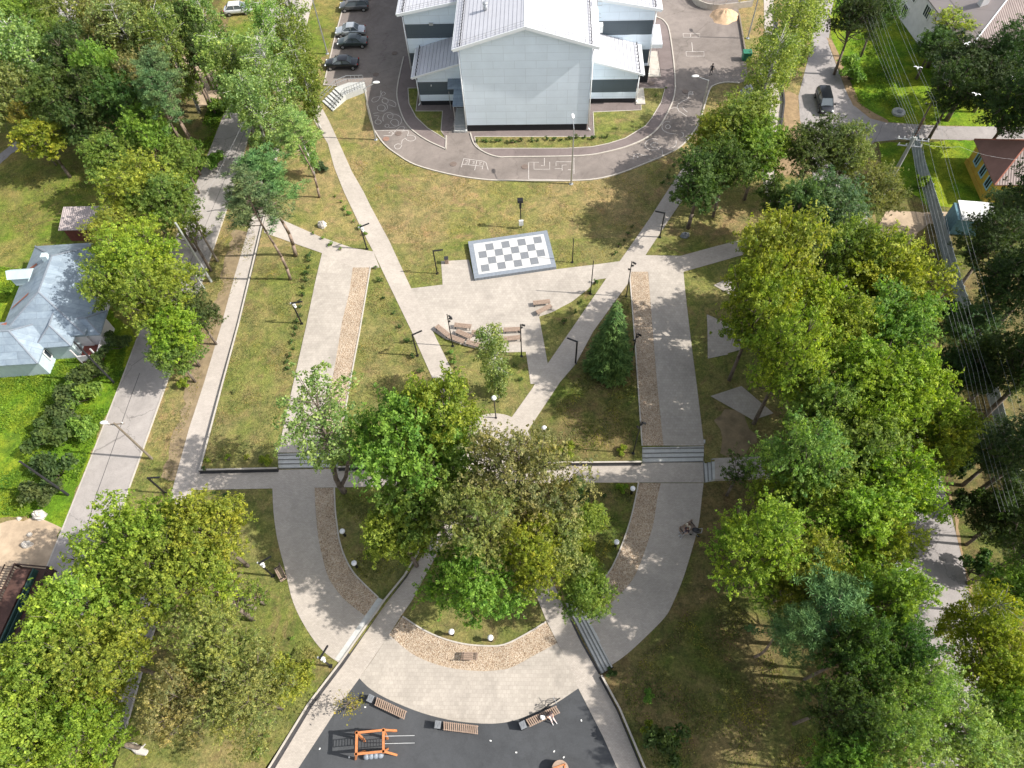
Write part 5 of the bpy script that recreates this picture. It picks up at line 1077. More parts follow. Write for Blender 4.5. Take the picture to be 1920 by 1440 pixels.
chalk('chalk_squiggle',[sc7(crom([(825,215),(822,270),(860,280),(885,255),(850,235),(825,270),(800,330),(760,365),(710,370),(702,335),(740,308),(800,300),(870,312),(915,340),(915,380),(870,390),(838,360),(855,325),(920,340),(990,360),(1025,400),(1010,435),(970,420),(930,408)],3)),
 sc7(circ(828,452,54,42)),sc7(circ(850,440,62,55,-60,120)),sc7(crom([(855,630),(850,580),(880,525),(940,510),(985,540),(975,590),(930,590),(910,555),(950,535),(1030,540),(1090,580),(1100,640),(1060,690),(1000,690),(955,650),(970,615),(1020,605),(1060,640),(1040,700),(930,718)],3)),sc7(circ(785,640,42,30)),sc7(circ(905,692,28,22)),sc7([(720,525),(790,515)]),sc7([(730,550),(800,560),(770,600)]),
 sc7(crom([(1000,780),(1040,740),(1080,705),(1130,705),(1140,730),(1110,765),(1150,755),(1195,765),(1190,800),(1160,850),(1110,890),(1100,940),(1050,935),(1005,965),(1030,1005),(1080,995),(1105,950)],3)),sc7(circ(1225,858,68,40)),sc7([(860,825),(960,826),(1000,790)]),sc7([(760,755),(1190,752)]),sc7(crom([(930,790),(960,770),(990,790),(960,805)],2))],.09)
chalk('chalk_number_boxes',[z4([(1558,1190),(1540,1255)]),z4([(1558,1190),(1705,1210),(1725,1220),(1742,1278)]),z4([(1540,1232),(1700,1248),(1712,1212)]),z4([(1604,1197),(1594,1238)]),z4([(1657,1204),(1640,1278)]),z4([(1700,1248),(1697,1270)]),
 z4([(1570,1205),(1595,1208),(1580,1218),(1592,1225),(1568,1226)]),z4([(1625,1212),(1640,1214),(1625,1228),(1642,1228)]),z4([(1672,1216),(1692,1220),(1676,1228),(1690,1236),(1674,1236)])],.09)
chalk('chalk_maze',[z4(p,960) for p in ([(125,1345),(125,1218),(202,1218)],[(243,1185),(243,1243),(218,1243)],[(165,1222),(165,1270),(283,1270),(283,1215)],[(330,1245),(330,1214),(465,1214)],[(320,1266),(376,1266),(376,1240),(410,1238)],[(376,1266),(376,1280)],[(420,1273),(465,1275)],[(465,1185),(465,1305)],[(125,1345),(445,1352)])],.09)
s9=lambda pts:[(1180+x/9,160+y/9) for x,y in pts]
chalk('chalk_flask',[s9([(1000,125),(1000,210),(960,240),(870,285),(820,325),(805,375),(835,435),(900,475),(970,525)]),s9([(900,365),(910,395),(980,455)]),s9([(1000,125),(1030,105),(1070,105),(1075,160),(1000,160)]),s9([(1000,145),(1080,140)]),s9([(1025,115),(1060,115),(1060,150),(1020,150),(1025,115)])],.09)
chalk('chalk_swirls',[s9(circ(405,1000,140,95,20,300)),s9(circ(430,1010,70,40,60,330)),s9(circ(640,700,90,90,95,300)),s9(circ(650,700,40,35)),s9([(600,790),(700,815),(780,818)]),s9(circ(870,840,45,45,-80,80)),s9(crom([(640,1065),(740,1050),(785,1005),(790,935)],4)),s9(crom([(60,1250),(80,1185),(150,1155),(220,1180),(320,1180)],4)),s9(crom([(320,1245),(440,1255),(530,1225),(560,1160),(550,1090)],4)),s9(circ(140,1210,10,10)),s9(crom([(690,395),(760,380),(830,390)],3))],.09)
chalk('hopscotch_marks',[z4(p,960) for p in ([(1305,388),(1440,388),(1440,422),(1308,422),(1305,388)],[(1283,252),(1408,252),(1408,280),(1286,280),(1283,252)],[(1355,388),(1348,318)],[(1340,252),(1340,280)])],.1)
mb=MB(); b=PZ(715,97)
for i in range(20):
    q=PZ(724+4*math.sin(i*.9)-i*.4,62+3*i+rs.rand()*2); mb.box((q.x,q.y,.027),(.35,.22,.004),rs.rand())
tag(mb.build('faded_parking_marks',M_yardwalk),kind='structure')
# ============================================================ TREES
def mesh_np(name,V,Fq,mat,smooth=False):
    me=bpy.data.meshes.new(name); nV=len(V); nF=len(Fq); k=Fq.shape[1]; me.vertices.add(nV); me.vertices.foreach_set('co',V.astype(np.float32).ravel()); me.loops.add(nF*k); me.loops.foreach_set('vertex_index',Fq.astype(np.int32).ravel())
    me.polygons.add(nF); me.polygons.foreach_set('loop_start',np.arange(0,nF*k,k,dtype=np.int32)); me.materials.append(mat); me.update(calc_edges=True); me.validate(); return me
def leaves(C,Nn,size,rg,aspect=.62,fold=True):
    # rhombic leaf sprays: one quad each, centre C, normal Nn
    n=len(C); Nn=Nn/np.maximum(1e-6,np.linalg.norm(Nn,axis=1))[:,None]; t=rg.normal(size=(n,3)); t-=Nn*(t*Nn).sum(1)[:,None]; t/=np.linalg.norm(t,axis=1)[:,None]; b=np.cross(Nn,t); s=size*rg.uniform(.6,1.35,(n,1))
    V=np.empty((n,4,3)); V[:,0]=C-t*s*.5; V[:,1]=C+b*s*aspect*.5-t*s*.05+Nn*s*.08; V[:,2]=C+t*s*.5; V[:,3]=C-b*s*aspect*.5-t*s*.05+Nn*s*.08
    return V.reshape(-1,3),np.arange(n*4).reshape(n,4)
def sphere_pts(n,rg):
    v=rg.normal(size=(n,3)); return v/np.linalg.norm(v,axis=1)[:,None]
def tree_obj(trunkmb,V,Fq,nm,bmat,lmat):
    root=bpy.data.objects.new(nm,None); COL.objects.link(root); tr=trunkmb.build('trunk',bmat,root,True); me=mesh_np('crown',V,Fq,lmat); c=bpy.data.objects.new('crown',me); COL.objects.link(c); c.parent=root; return root
def sprigs(C,N,rg,k=5,rad=.22):
    # every centre becomes a spray of k leaves that share one facing
    n=len(C); N=N/np.maximum(1e-6,np.linalg.norm(N,axis=1))[:,None]; t=rg.normal(size=(n,3)); t-=N*(t*N).sum(1)[:,None]; t/=np.linalg.norm(t,axis=1)[:,None]; b=np.cross(N,t); out=[];on=[]
    for i in range(k):
        a=6.283*i/k+rg.uniform(-.5,.5,(n,1)); r=rad*rg.uniform(.35,1.15,(n,1)); out.append(C+(t*np.cos(a)+b*np.sin(a))*r+N*rg.uniform(-.07,.07,(n,1))); on.append(N+rg.normal(size=(n,3))*.28)
    return np.vstack(out),np.vstack(on)
def broad(seed,R=4.2,H=12,nl=26,per=330,leafs=.36,hb=.30,flat=1.0,gap=.0,nm='tree',bmat=None,sparse=1.0,lob=(.26,.40),k=5):
    rg=np.random.RandomState(seed); hc=H*(1+hb)/2; hz=H*(1-hb)/2; cs=[]; p1,p2,p3=rg.uniform(0,6.28,3); nl=int(nl*1.18)
    def rim(a): return 1+.16*math.sin(2*a+p1)+.13*math.sin(3*a+p2)+.09*math.sin(5*a+p3)
    for i in range(nl*14):
        if len(cs)>=nl: break
        d=sphere_pts(1,rg)[0]
        if d[2]<-.5: continue
        rr=rg.uniform(.30,.86); ra=R*rim(math.atan2(d[1],d[0])); c=np.array([d[0]*ra*rr,d[1]*ra*rr,hc+d[2]*hz*rr*flat+rg.uniform(-.4,.4)]); r=R*rg.uniform(lob[0]*.72,lob[1]*.86)
        if all(np.linalg.norm(c-q)>.52*(r+s_) for q,s_ in cs): cs.append((c,r))
    mb=MB(); top=H*.66; lean=rg.uniform(-.3,.3,2); p=[Vector((0,0,-.2)),Vector((lean[0]*.3,lean[1]*.3,H*hb)),Vector((lean[0],lean[1],top))]; r0=.017*H+.04; mb.tube(p,[r0,r0*.75,r0*.3],9)
    C=[];N=[]
    for c,r in cs:
        f=rg.uniform(.15,.9); s_=p[1].lerp(p[2],f); e=Vector(c); m=s_.lerp(e,.5)+Vector((0,0,-.35)); mb.tube([s_,m,e],[r0*.30,r0*.18,.03],5)
        for kk in range(5):
            q=e+Vector(sphere_pts(1,rg)[0])*r*1.05; mb.tube([m.lerp(e,.6),q],[.035,.010],4)
        sq=np.array([1,1,rg.uniform(.5,.8)])*rg.uniform(.85,1.2,3); n=int(per*.30*(r/(R*.28))**2*sparse); d=sphere_pts(n,rg); d[:,2]=np.where(d[:,2]<-.2,-d[:,2]*rg.uniform(0,1,n),d[:,2])
        n=int(n*.37); d=d[:n]; rad=r*np.clip(np.abs(rg.normal(.82,.25,n)),.08,1.5); pts=c+d*rad[:,None]*sq; C.append(pts); N.append(d*.50+np.array([0,0,.5])+rg.normal(size=(n,3))*.62)
        for kk in range(int(8*sparse)):
            dd=sphere_pts(1,rg)[0]; dd[2]=abs(dd[2])*.7; L=rg.uniform(.3,1.15); a=c+dd*r*.8; m=rg.randint(3,6); t=np.linspace(0,1,m)[:,None]; pts=a+dd*L*t+rg.normal(size=(m,3))*.06; C.append(pts); N.append(rg.normal(size=(m,3))*.5+dd*.3+[0,0,.6])
    C=np.vstack(C);N=np.vstack(N); C,N=sprigs(C,N,rg,k,leafs*.72); V,Fq=leaves(C,N,leafs,rg); return tree_obj(mb,V,Fq,nm,bmat or M_bark,M_leaf)
def birch(seed,R=2.6,H=13,nst=170,leafs=.20,hb=.18,nm='birch_tree',droop=1.0,dens=1.0,lean=(0,0),bk=None,twin=False):
    rg=np.random.RandomState(seed); mb=MB(); k=9; pts=[Vector((lean[0]*(i/k)**1.4+.12*math.sin(i+seed),lean[1]*(i/k)**1.4+.12*math.cos(i*1.3),H*.97*i/k-.1)) for i in range(k+1)]; rad=[.015*H*(1-.93*i/k)+.015 for i in range(k+1)]; mb.tube(pts,rad,8); C=[];N=[]
    if twin: tw=[pts[1]+Vector((.15,0,0))]+[pts[i]+Vector((.25+.22*i,.1*i,-.2)) for i in range(2,8)]; mb.tube(tw,[.17-.022*i for i in range(7)],7)
    for i in range(nst):
        t=rg.uniform(hb,.98); z=H*t; x=t*k; j=min(k-1,int(x)); s=np.array(pts[j].lerp(pts[j+1],x-j)); a=rg.uniform(0,2*math.pi); prof=math.sin(math.pi*min(1,max(0,(1-t)/(1-hb)))**.62*.93+.07)
        L=R*(.25+.75*prof)*rg.uniform(.35,1.0); e=s+np.array([math.cos(a)*L,math.sin(a)*L,L*rg.uniform(.15,.75)]); 
        if rg.rand()<.42: mb.tube([Vector(s),Vector(s*.45+e*.55)+Vector((0,0,.15)),Vector(e)],[.05*(1.15-t)+.012,.025,.008],4)
        D=droop*rg.uniform(.3,1.5); m=int(rg.randint(16,30)*dens); u=rg.uniform(0,1,m)[:,None]; br=s*(1-(.45+.55*u))+e*(.45+.55*u); C.append(br+rg.normal(size=(m,3))*.16); N.append(rg.normal(size=(m,3))+[0,0,.35])
        m=int(rg.randint(10,24)*dens); u=rg.uniform(0,1,m)[:,None]; st=e+np.array([math.cos(a)*.25,math.sin(a)*.25,0])*u; st[:,2]-=D*u[:,0]; C.append(st+rg.normal(size=(m,3))*.10); n_=rg.normal(size=(m,3)); n_[:,2]*=.5; N.append(n_+[.2,0,.25])
    C=np.vstack(C);N=np.vstack(N); V,Fq=leaves(C,N,leafs,rg,.7); return tree_obj(mb,V,Fq,nm,bk or M_birch,M_leaf)
def pine(seed,R=3.0,H=14,nb=30,hb=.55,nm='pine_tree'):
    rg=np.random.RandomState(seed); mb=MB(); k=7; pts=[Vector((.25*math.sin(i*.8+seed),.2*math.cos(i+seed),H*.96*i/k-.1)) for i in range(k+1)]; mb.tube(pts,[.15*(1-.85*i/k)+.02 for i in range(k+1)],8); C=[];T=[]
    for i in range(nb):
        t=rg.uniform(hb,.99); z=H*t; a=rg.uniform(0,6.28); L=R*(1.15-((t-hb)/(1-hb))**1.5*.85)*rg.uniform(.5,1.0); s=Vector((pts[-2].x*t,pts[-2].y*t,z)); e=s+Vector((math.cos(a)*L,math.sin(a)*L,L*rg.uniform(.0,.35))); mb.tube([s,s.lerp(e,.6)+Vector((0,0,-.12)),e],[.06,.04,.015],4)
        for j in range(7):
            c=s.lerp(e,.40+.1*j+rg.uniform(0,.06))+Vector(rg.normal(size=3)*.35)*(.6+.12*j); m=70; d=sphere_pts(m,rg); d[:,2]=np.abs(d[:,2])*.8; C.append(np.array(c)+d*rg.uniform(.04,.42,(m,1))*np.array([1,1,.6])); T.append(d+rg.normal(size=(m,3))*.25)
    C=np.vstack(C);T=np.vstack(T); n=len(C); T/=np.linalg.norm(T,axis=1)[:,None]; b=np.cross(T,rg.normal(size=(n,3))); b/=np.linalg.norm(b,axis=1)[:,None]; s=rg.uniform(.16,.30,(n,1)); V=np.empty((n,3,3)); V[:,0]=C-b*.035; V[:,1]=C+b*.035; V[:,2]=C+T*s
    return tree_obj(mb,V.reshape(-1,3),np.arange(n*3).reshape(n,3),nm,M_pineb,M_needle)
def spruce(seed,R=2.4,H=11,nm='spruce_tree'):
    rg=np.random.RandomState(seed); mb=MB(); mb.tube([Vector((0,0,-.1)),Vector((0,0,H*.97))],[.2,.02],8); C=[];T=[]
    for lv in range(26):
        z=.7+(H-.9)*lv/26; r=R*(1-lv/26.5)**.85; nb=max(4,int(12*(1-lv/34)))
        for j in range(nb):
            a=6.283*(j+rg.uniform(-.3,.3))/nb+lv*.7; L=r*rg.uniform(.75,1.1); 
            if lv%3==0: mb.tube([Vector((0,0,z)),Vector((math.cos(a)*L*.8,math.sin(a)*L*.8,z-L*.2))],[.035,.01],4)
            m=max(8,int(60*L)); u=rg.uniform(.05,1,m)**.7; wdt=(1-u)*.42*L*.6+.10; off=rg.uniform(-1,1,m)*wdt; x=u*L; c=np.stack([math.cos(a)*x-math.sin(a)*off,math.sin(a)*x+math.cos(a)*off,z-.30*x+.22*(u**3)*L-np.abs(off)*.25+rg.normal(size=m)*.05],1); C.append(c); t=np.stack([np.full(m,math.cos(a)),np.full(m,math.sin(a)),np.full(m,-.1)],1)*.8+np.stack([-math.sin(a)*np.sign(off),math.cos(a)*np.sign(off),-.3+0*off],1)*.7; T.append(t+rg.normal(size=(m,3))*.15)
    C=np.vstack(C);T=np.vstack(T); n=len(C); T/=np.linalg.norm(T,axis=1)[:,None]; up=np.array([0,0,1.])+rg.normal(size=(n,3))*.3; b=np.cross(T,up); b/=np.linalg.norm(b,axis=1)[:,None]; s=rg.uniform(.2,.42,(n,1)); V=np.empty((n,3,3)); V[:,0]=C-b*.055; V[:,1]=C+b*.055; V[:,2]=C+T*s
    return tree_obj(mb,V.reshape(-1,3),np.arange(n*3).reshape(n,3),nm,M_bark,M_needle)
def bush(seed,R=1.4,H=1.7,nl=12,per=190,leafs=.20,nm='bush'):
    rg=np.random.RandomState(seed); mb=MB(); C=[];N=[]
    for i in range(nl):
        a=rg.uniform(0,6.28); rr=R*rg.uniform(0,.72); r=R*rg.uniform(.25,.45); c=np.array([math.cos(a)*rr,math.sin(a)*rr,H*rg.uniform(.25,.72)*(1-.5*(rr/R)**2)]); mb.tube([Vector((0,0,0)),Vector(c)],[.04,.015],4); n=int(per*rg.uniform(.7,1.2)); d=sphere_pts(n,rg); d[:,2]=np.abs(d[:,2])*.9-.1; C.append(c+d*(r*rg.uniform(0,1,(n,1))**.45)); N.append(d*.5+rg.normal(size=(n,3))*.5+[0,0,.5])
    C=np.vstack(C); C[:,2]=np.maximum(C[:,2],.04); N=np.vstack(N); V,Fq=leaves(C,N,leafs,rg); return tree_obj(mb,V,Fq,nm,M_bark,M_leaf)
PROT={}
PROT['maple']=[(broad(s,4.3,12,34,620,.225,.30,nm='maple_tree',k=6),4.3,12) for s in (11,12,13,14,15)]
PROT['linden']=[(broad(s,4.2,13,38,680,.195,.28,nm='linden_tree',lob=(.22,.36),k=6),4.2,13) for s in (21,22,23,24)]
PROT['oval']=[(broad(s,3.2,12,28,460,.22,.22,nm='leafy_tree',k=6),3.2,12) for s in (31,32)]
PROT['fine']=[(broad(s,4.2,12,36,800,.16,.28,nm='olive_tree',lob=(.24,.40),k=6),4.2,12) for s in (41,42,43)]
PROT['thin']=[(broad(s,2.6,11,16,130,.24,.38,nm='young_tree',sparse=.55,lob=(.22,.36)),2.6,11) for s in (51,52)]
PROT['birch']=[(birch(s,2.9,14,200,.23,dens=1.15),2.9,14) for s in (61,62,63)]
PROT['weep']=[(birch(71,3.6,15,260,.22,.14,droop=1.8,dens=1.3),3.6,15)]
PROT['wisp']=[(birch(75,1.3,3.8,30,.17,.2,droop=.2,dens=.35,nm='young_sapling_tree',bk=M_bark),1.3,3.8)]
PROT['column']=[(birch(81,1.5,9.5,170,.17,.06,droop=.8,dens=1.15),1.5,9.5)]
PROT['lean']=[(birch(91,3.6,15,150,.22,.48,droop=.6,dens=1.0,lean=(1.3,.9),bk=M_bark,twin=True,nm='leaning_tree'),3.4,15)]
PROT['pine']=[(pine(s,3.0,14),3.0,14) for s in (101,102)]
PROT['spruce']=[(spruce(111),2.4,11)]
PROT['bush']=[(bush(s),1.4,1.7) for s in (121,122)]
PROT['sapling']=[(bush(s,.34,.55,5,16,.13,nm='small_shrub'),.34,.55) for s in (131,132,133)]
USED={}
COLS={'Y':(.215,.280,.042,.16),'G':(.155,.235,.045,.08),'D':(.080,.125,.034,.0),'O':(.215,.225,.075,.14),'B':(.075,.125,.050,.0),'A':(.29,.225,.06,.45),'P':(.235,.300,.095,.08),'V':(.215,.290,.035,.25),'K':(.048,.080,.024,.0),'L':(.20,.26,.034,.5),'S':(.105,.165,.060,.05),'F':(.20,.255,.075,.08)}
CNT={}
def plant(kind,cx,cy,rpx,H,ck,label,base=None,group=None,R=None,rz=None,zs=1.0,jit=.12):
    i=CNT.get(kind,0); CNT[kind]=i+1; pr=PROT[kind]; root,R0,H0=pr[i%len(pr)]
    hc={'birch':.55,'weep':.5,'column':.5,'pine':.78,'spruce':.42,'lean':.75,'bush':.5,'sapling':.4}.get(kind,.64)*H
    if base is None:
        for _ in range(3):
            q=P(cx,cy,hc)
            z0=0
        loc=Vector((q[0],q[1],0)); 
    else: loc=PZ(*base)
    if R is None: dd=math.sqrt(P(cx,cy,hc)[0]**2+P(cx,cy,hc)[1]**2+(CAMH-hc)**2); off=math.hypot(cx-960,cy-720); R=rpx*dd/F*math.cos(math.atan(off/F))
    if base is None:
        px_=project(loc); loc.z=ZF[zone(*px_)](loc.x,loc.y)
    s=R/R0; sc=(s,s,H/H0); rg=np.random.RandomState(int(cx*7+cy*13)); rz=rg.uniform(0,6.28) if rz is None else rz; c=COLS[ck]; jj=1+rg.uniform(-jit,jit,3); col=(c[0]*jj[0],c[1]*jj[1],c[2]*jj[2],c[3]*rg.uniform(.6,1.3))
    if root.name not in USED: USED[root.name]=1; r=root; r.location=loc; r.rotation_euler=(0,0,rz); r.scale=sc; ks=kids(r); _KC[root.name]=[(c_,[]) for c_ in ks]
    else: r=copy_tree(root,loc,rz,scale=sc); ks=None
    for c_ in (ks or [o for o in LASTKIDS(r)]):
        if c_.name.startswith('crown'): c_.color=col
    for k_ in ('group',):
        if k_ in r: del r[k_]
    nmz={'sapling':('shrub','small shrubs planted in rows'),'bush':('bush','bushes')}.get(kind,('tree',group or 'park and street trees'))
    tag(r,label,nmz[0],group or nmz[1]); return r
def project(v):
    c=ROT.T@np.array([v[0],v[1],v[2]-CAMH]); return (960+F*c[0]/-c[2],720-F*c[1]/-c[2])
_kidmap={}
def LASTKIDS(r): return [o for o in bpy.data.objects[-6:] if o.parent==r] or [o for o in bpy.data.objects if o.parent==r]
T=[
# lower left
('maple',398,1003,76,11,'Y','yellow green tree right half of the leafy pair over the concrete road end'),
('maple',268,1015,88,12,'Y','yellow green tree left half of the leafy pair over the concrete road end'),
('maple',330,1085,80,11,'Y','yellow green tree just below the leafy pair near the bleached log'),
('thin',190,1050,55,9,'Y','thin yellow green tree spreading over the concrete road near the container'),
('maple',165,1150,105,12,'Y','broad yellow green tree right of the rusty container'),
('linden',215,1235,95,12,'Y','yellow green tree above the small dark walk opening at the bottom left'),
('maple',90,1270,95,12,'V','bright yellow green tree at the bottom left edge above the corner'),
('maple',60,1390,95,12,'Y','bright tree in the very bottom left corner'),
('linden',165,1385,85,11,'V','bright tree left of the dark walk opening at the bottom'),
('fine',405,1215,88,12,'O','olive brown tree with bare white twigs at the lower left'),
('fine',350,1320,75,11,'O','olive brown tree right of the dark walk opening'),
('fine',465,1300,85,11,'O','olive tree lowest and rightmost in the brown group'),
('oval',540,1272,48,7,'Y','small yellow green tree beside the southwest diagonal walk'),
('thin',430,1130,60,9,'L','thin yellowing tree beside the bleached log'),
('thin',480,1120,34,4,'G','low green tree by the bleached log right side'),
# centre
('maple',770,850,98,12,'G','big bright green tree left of the centre circle, upper half'),
('maple',830,800,72,12,'Y','bright green tree top overlapping the west diagonal walk'),
('linden',810,930,85,11,'G','green tree below the big bright one in the centre group'),
('oval',752,1000,55,9,'Y','yellow green lower left crown of the centre group'),
('fine',965,905,98,13,'O','olive brown crown in the middle of the centre group'),
('fine',900,990,70,12,'O','olive crown below the centre circle'),
('oval',1050,1025,52,9,'O','rusty olive crown at the right side of the centre group'),
('linden',995,1045,62,10,'L','yellowing crown between the rusty olive crown and the low green tree'),
('maple',885,1085,72,9,'G','green low tree above the southern bark bed'),
('oval',1102,975,30,5,'Y','small bright green tree above the southeast bark bed'),
('oval',1095,1042,26,5,'L','small yellowing tree left of the southeast globe lamp'),
('maple',1098,1110,46,7,'G','round green tree at the top of the long stone steps'),
('bush',1078,925,34,3,'D','dark green round bush just below the cross walk'),
('spruce',1147,645,50,11,'D','dark green spruce between the diagonal walk and the east bark bed'),
# birches top left
('birch',440,150,58,14,'P','pale birch crown over the upper part of the concrete road'),
('weep',520,170,62,15,'P','pale drooping birch over the long walk below the parked cars level'),
('birch',512,70,42,13,'P','pale birch near the top edge left of the long walk'),
('birch',560,120,42,13,'G','greener birch between the long walk and the black coupe'),
('birch',575,165,40,11,'G','low green birch beside the railed steps'),
('birch',480,220,50,14,'P','pale birch over the concrete road narrowing'),
('birch',398,70,40,13,'F','olive tinted birch left of the road at the top'),
('birch',548,20,38,12,'P','pale birch cut by the top edge right of the white car'),
('birch',455,165,42,13,'F','grey green birch left side of the birch row'),
# forest top left
('linden',40,50,75,13,'G','leafy tree in the very top left corner'),
('birch',70,130,62,15,'P','birch with visible white trunk below the top left corner'),
('linden',150,120,65,14,'D','dark leafy tree in the middle of the top left wood'),
('linden',215,60,62,14,'O','olive leafy tree in the top left wood beside the footpath'),
('birch',250,90,48,15,'P','birch with white branches in the middle of the top left wood'),
('linden',300,40,60,14,'O','olive tree on the top edge of the wood'),
('linden',350,60,45,13,'D','dark tree on the top edge left of the birches'),
('pine',300,150,55,15,'S','dark pine crown in the wood above the bare patch'),
('maple',235,200,62,12,'D','dark green tree in the lower part of the top left wood'),
('maple',110,190,58,12,'D','dark green tree above the autumn coloured one'),
('linden',180,190,58,13,'D','dark leafy tree between the autumn tree and the pine'),
('maple',280,255,50,11,'G','green tree below the dark pine in the wood'),
('pine',298,185,42,14,'S','grey green pine above the pair of bare leaning trunks'),
('maple',20,180,55,12,'O','olive tree at the left edge above the grey building'),
('oval',80,262,46,9,'L','autumn tinted tree with red top beside the side footpath'),
('oval',50,235,22,9.5,'A','red tipped crown behind the autumn tinted tree'),
('bush',350,275,30,3.5,'G','green bushes under the bare leaning trunks'),
('bush',398,300,26,2.5,'G','small green bush on the left edge of the road'),
('bush',415,195,24,2.5,'G','low green bush where the road leaves the wood'),
('linden',380,100,36,12,'D','dark tree above the bare sandy patch'),
('linden',100,90,50,13,'G','leafy crown beside the top footpath end'),
('linden',185,20,40,12,'O','olive crown touching the top edge right of the footpath'),
('maple',195,150,52,14,'G','tall green crown in the heart of the top left wood'),
('birch',325,105,46,15,'O','birch crown between the wood and the bare patch'),
('birch',15,110,48,14,'G','birch crown at the left edge below the corner'),
('linden',262,165,44,13,'O','olive crown left of the dark pine in the wood'),
('maple',150,235,44,10,'D','dark low crown right of the autumn tinted tree'),
('birch',130,40,46,15,'F','birch crown left of the top footpath'),
('maple',340,300,36,8,'G','low green tree between the bare trunks and the road'),
# left middle
('maple',262,360,64,11,'Y','yellow green tree with reddish tips above the long leafy group'),
('maple',215,300,45,10,'G','green tree at the wood edge above the yellow green one'),
('maple',315,385,52,11,'G','green tree beside the road above the shed level'),
('linden',210,440,48,10,'Y','yellow green tree beside the small red shed'),
('linden',255,490,75,12,'V','bright tree between the old house and the road, upper one'),
('linden',300,560,68,12,'Y','bright tree between the old house and the road, middle one'),
('linden',215,530,52,11,'Y','bright tree leaning over the old house roof'),
('maple',328,625,50,9,'V','round yellow flecked tree over the concrete road'),
('maple',368,590,40,8,'D','dark green tree right of the yellow flecked one'),
('maple',330,670,42,7,'G','lowest green tree over the concrete road'),
('thin',355,440,38,9,'G','thin green tree beside the leaning poles'),
('bush',345,718,14,1.4,'V','small bright bush on the verge beside the road'),
# bushes on the left bank
('bush',120,765,48,3.2,'D','dark bush group above the pale lit bank at the left'),
('bush',85,815,46,3,'D','dark bush in the middle of the left bank'),
('bush',150,800,36,2.6,'G','green bush on the bank beside the road'),
('bush',95,880,48,3.2,'D','dark bush around the black slim pole, upper'),
('bush',80,920,40,2.8,'D','dark bush below the black slim pole'),
('bush',150,735,40,3,'G','green bush below the old house'),
('bush',170,690,42,3,'D','dark bush in front of the old house porch'),
('bush',215,640,30,2.6,'D','dark bush between the old house and the road'),
# upper right
('maple',1385,250,62,9,'G','bright green tree over the right bend of the ring road'),
('maple',1345,262,42,8,'V','bright low crown nearest the ring road on the right'),
('maple',1425,285,48,9,'G','green tree right part of the upper right pair'),
('maple',1362,318,44,9,'D','green crown low in the middle of the upper right pair'),
('oval',1312,340,46,9,'D','dark green tree over the upper east diagonal walk'),
('weep',1470,70,66,15,'P','large pale weeping birch at the top right of the school yard'),
('birch',1440,150,50,13,'F','olive weeping birch above the short steps'),
('birch',1510,50,42,14,'P','pale birch beside the right road at the top edge'),
('linden',1605,35,48,12,'K','dark tree at the top edge right of the right road'),
('linden',1650,20,38,10,'D','dark tree at the top edge beside the wires'),
('bush',1600,130,34,3,'G','green bushes along the right road verge'),
('linden',1525,285,66,11,'D','dark green tree with reddish tint right of the footway'),
('linden',1590,290,52,11,'O','olive tree where the right road bends'),
('oval',1455,370,34,9,'D','dark reddish crown on the left of the upper right group'),
('fine',1640,360,58,9,'O','pale olive tree beside the thick grey utility pole'),
('linden',1560,395,78,12,'S','bluish green crown above the big maples'),
('maple',1500,400,50,11,'S','bluish green crown left part above the big maples'),
# big right group
('maple',1455,500,82,14,'Y','yellow green crown at the upper left of the big maple belt'),
('maple',1665,530,86,14,'V','bright green crown at the upper right of the big maple belt'),
('maple',1420,590,68,13,'L','yellow flecked crown left edge of the maple belt'),
('maple',1530,610,78,14,'L','yellow flecked crown in the middle of the maple belt upper part'),
('maple',1660,630,80,14,'G','green crown right edge of the maple belt, second from the top'),
('linden',1475,680,68,13,'Y','green yellow crown over the triangular slabs'),
('maple',1600,720,85,14,'Y','bright crown in the middle of the maple belt'),
('maple',1700,750,78,14,'V','bright yellow crown right edge of the maple belt'),
('linden',1535,765,72,13,'G','green crown below the triangular slabs'),
('maple',1750,830,56,13,'L','orange tipped crown farthest right in the maple belt'),
('linden',1488,862,70,13,'F','pale green crown left edge beside the three dark steps'),
('maple',1600,860,88,14,'G','large crown in the lower middle of the maple belt'),
('maple',1665,915,72,13,'V','bright crown above the shaded lower road'),
('linden',1510,930,80,13,'Y','yellow green crown beside the seated pair, upper'),
('maple',1590,985,80,13,'Y','bright crown lower part of the maple belt'),
('linden',1420,1035,82,12,'Y','yellow green crown right of the seated pair'),
('maple',1648,1012,60,12,'Y','bright crown reaching over the shaded lower road'),
('maple',1580,500,66,14,'G','green crown in the upper middle of the maple belt'),
('linden',1560,640,62,14,'Y','yellow green crown in the heart of the maple belt'),
('maple',1640,810,66,14,'Y','yellow green crown right of the belt centre'),
('thin',1385,890,36,7,'D','thin small crown beside the three dark steps'),
('maple',1500,1080,70,12,'Y','yellow green crown below the seated pair group'),
# lower right
('pine',1540,1140,88,14,'S','blue green pine crown at the lower right, larger'),
('pine',1480,1180,62,13,'S','blue green pine crown at the lower right, left one'),
('maple',1645,1130,72,12,'G','dark bright green crown left of the pale hidden car'),
('linden',1690,1215,62,12,'D','dark green crown below the pale hidden car'),
('maple',1590,1230,68,12,'D','dark crown between the pines and the lower road'),
('fine',1700,1310,88,12,'F','olive pale crown over the lower right road'),
('fine',1790,1370,85,12,'P','pale crown over the lower right road near the bottom'),
('linden',1870,1240,75,12,'V','yellow tinted tree right of the lower road'),
('birch',1820,1160,48,12,'L','thin yellow birch right of the lower road'),
('linden',1905,1330,70,12,'Y','tree at the right edge near the bottom corner'),
('linden',1560,1330,60,11,'D','dark tree in the lower right shade'),
('linden',1650,1400,75,12,'F','olive tree at the bottom edge left of the lower road'),
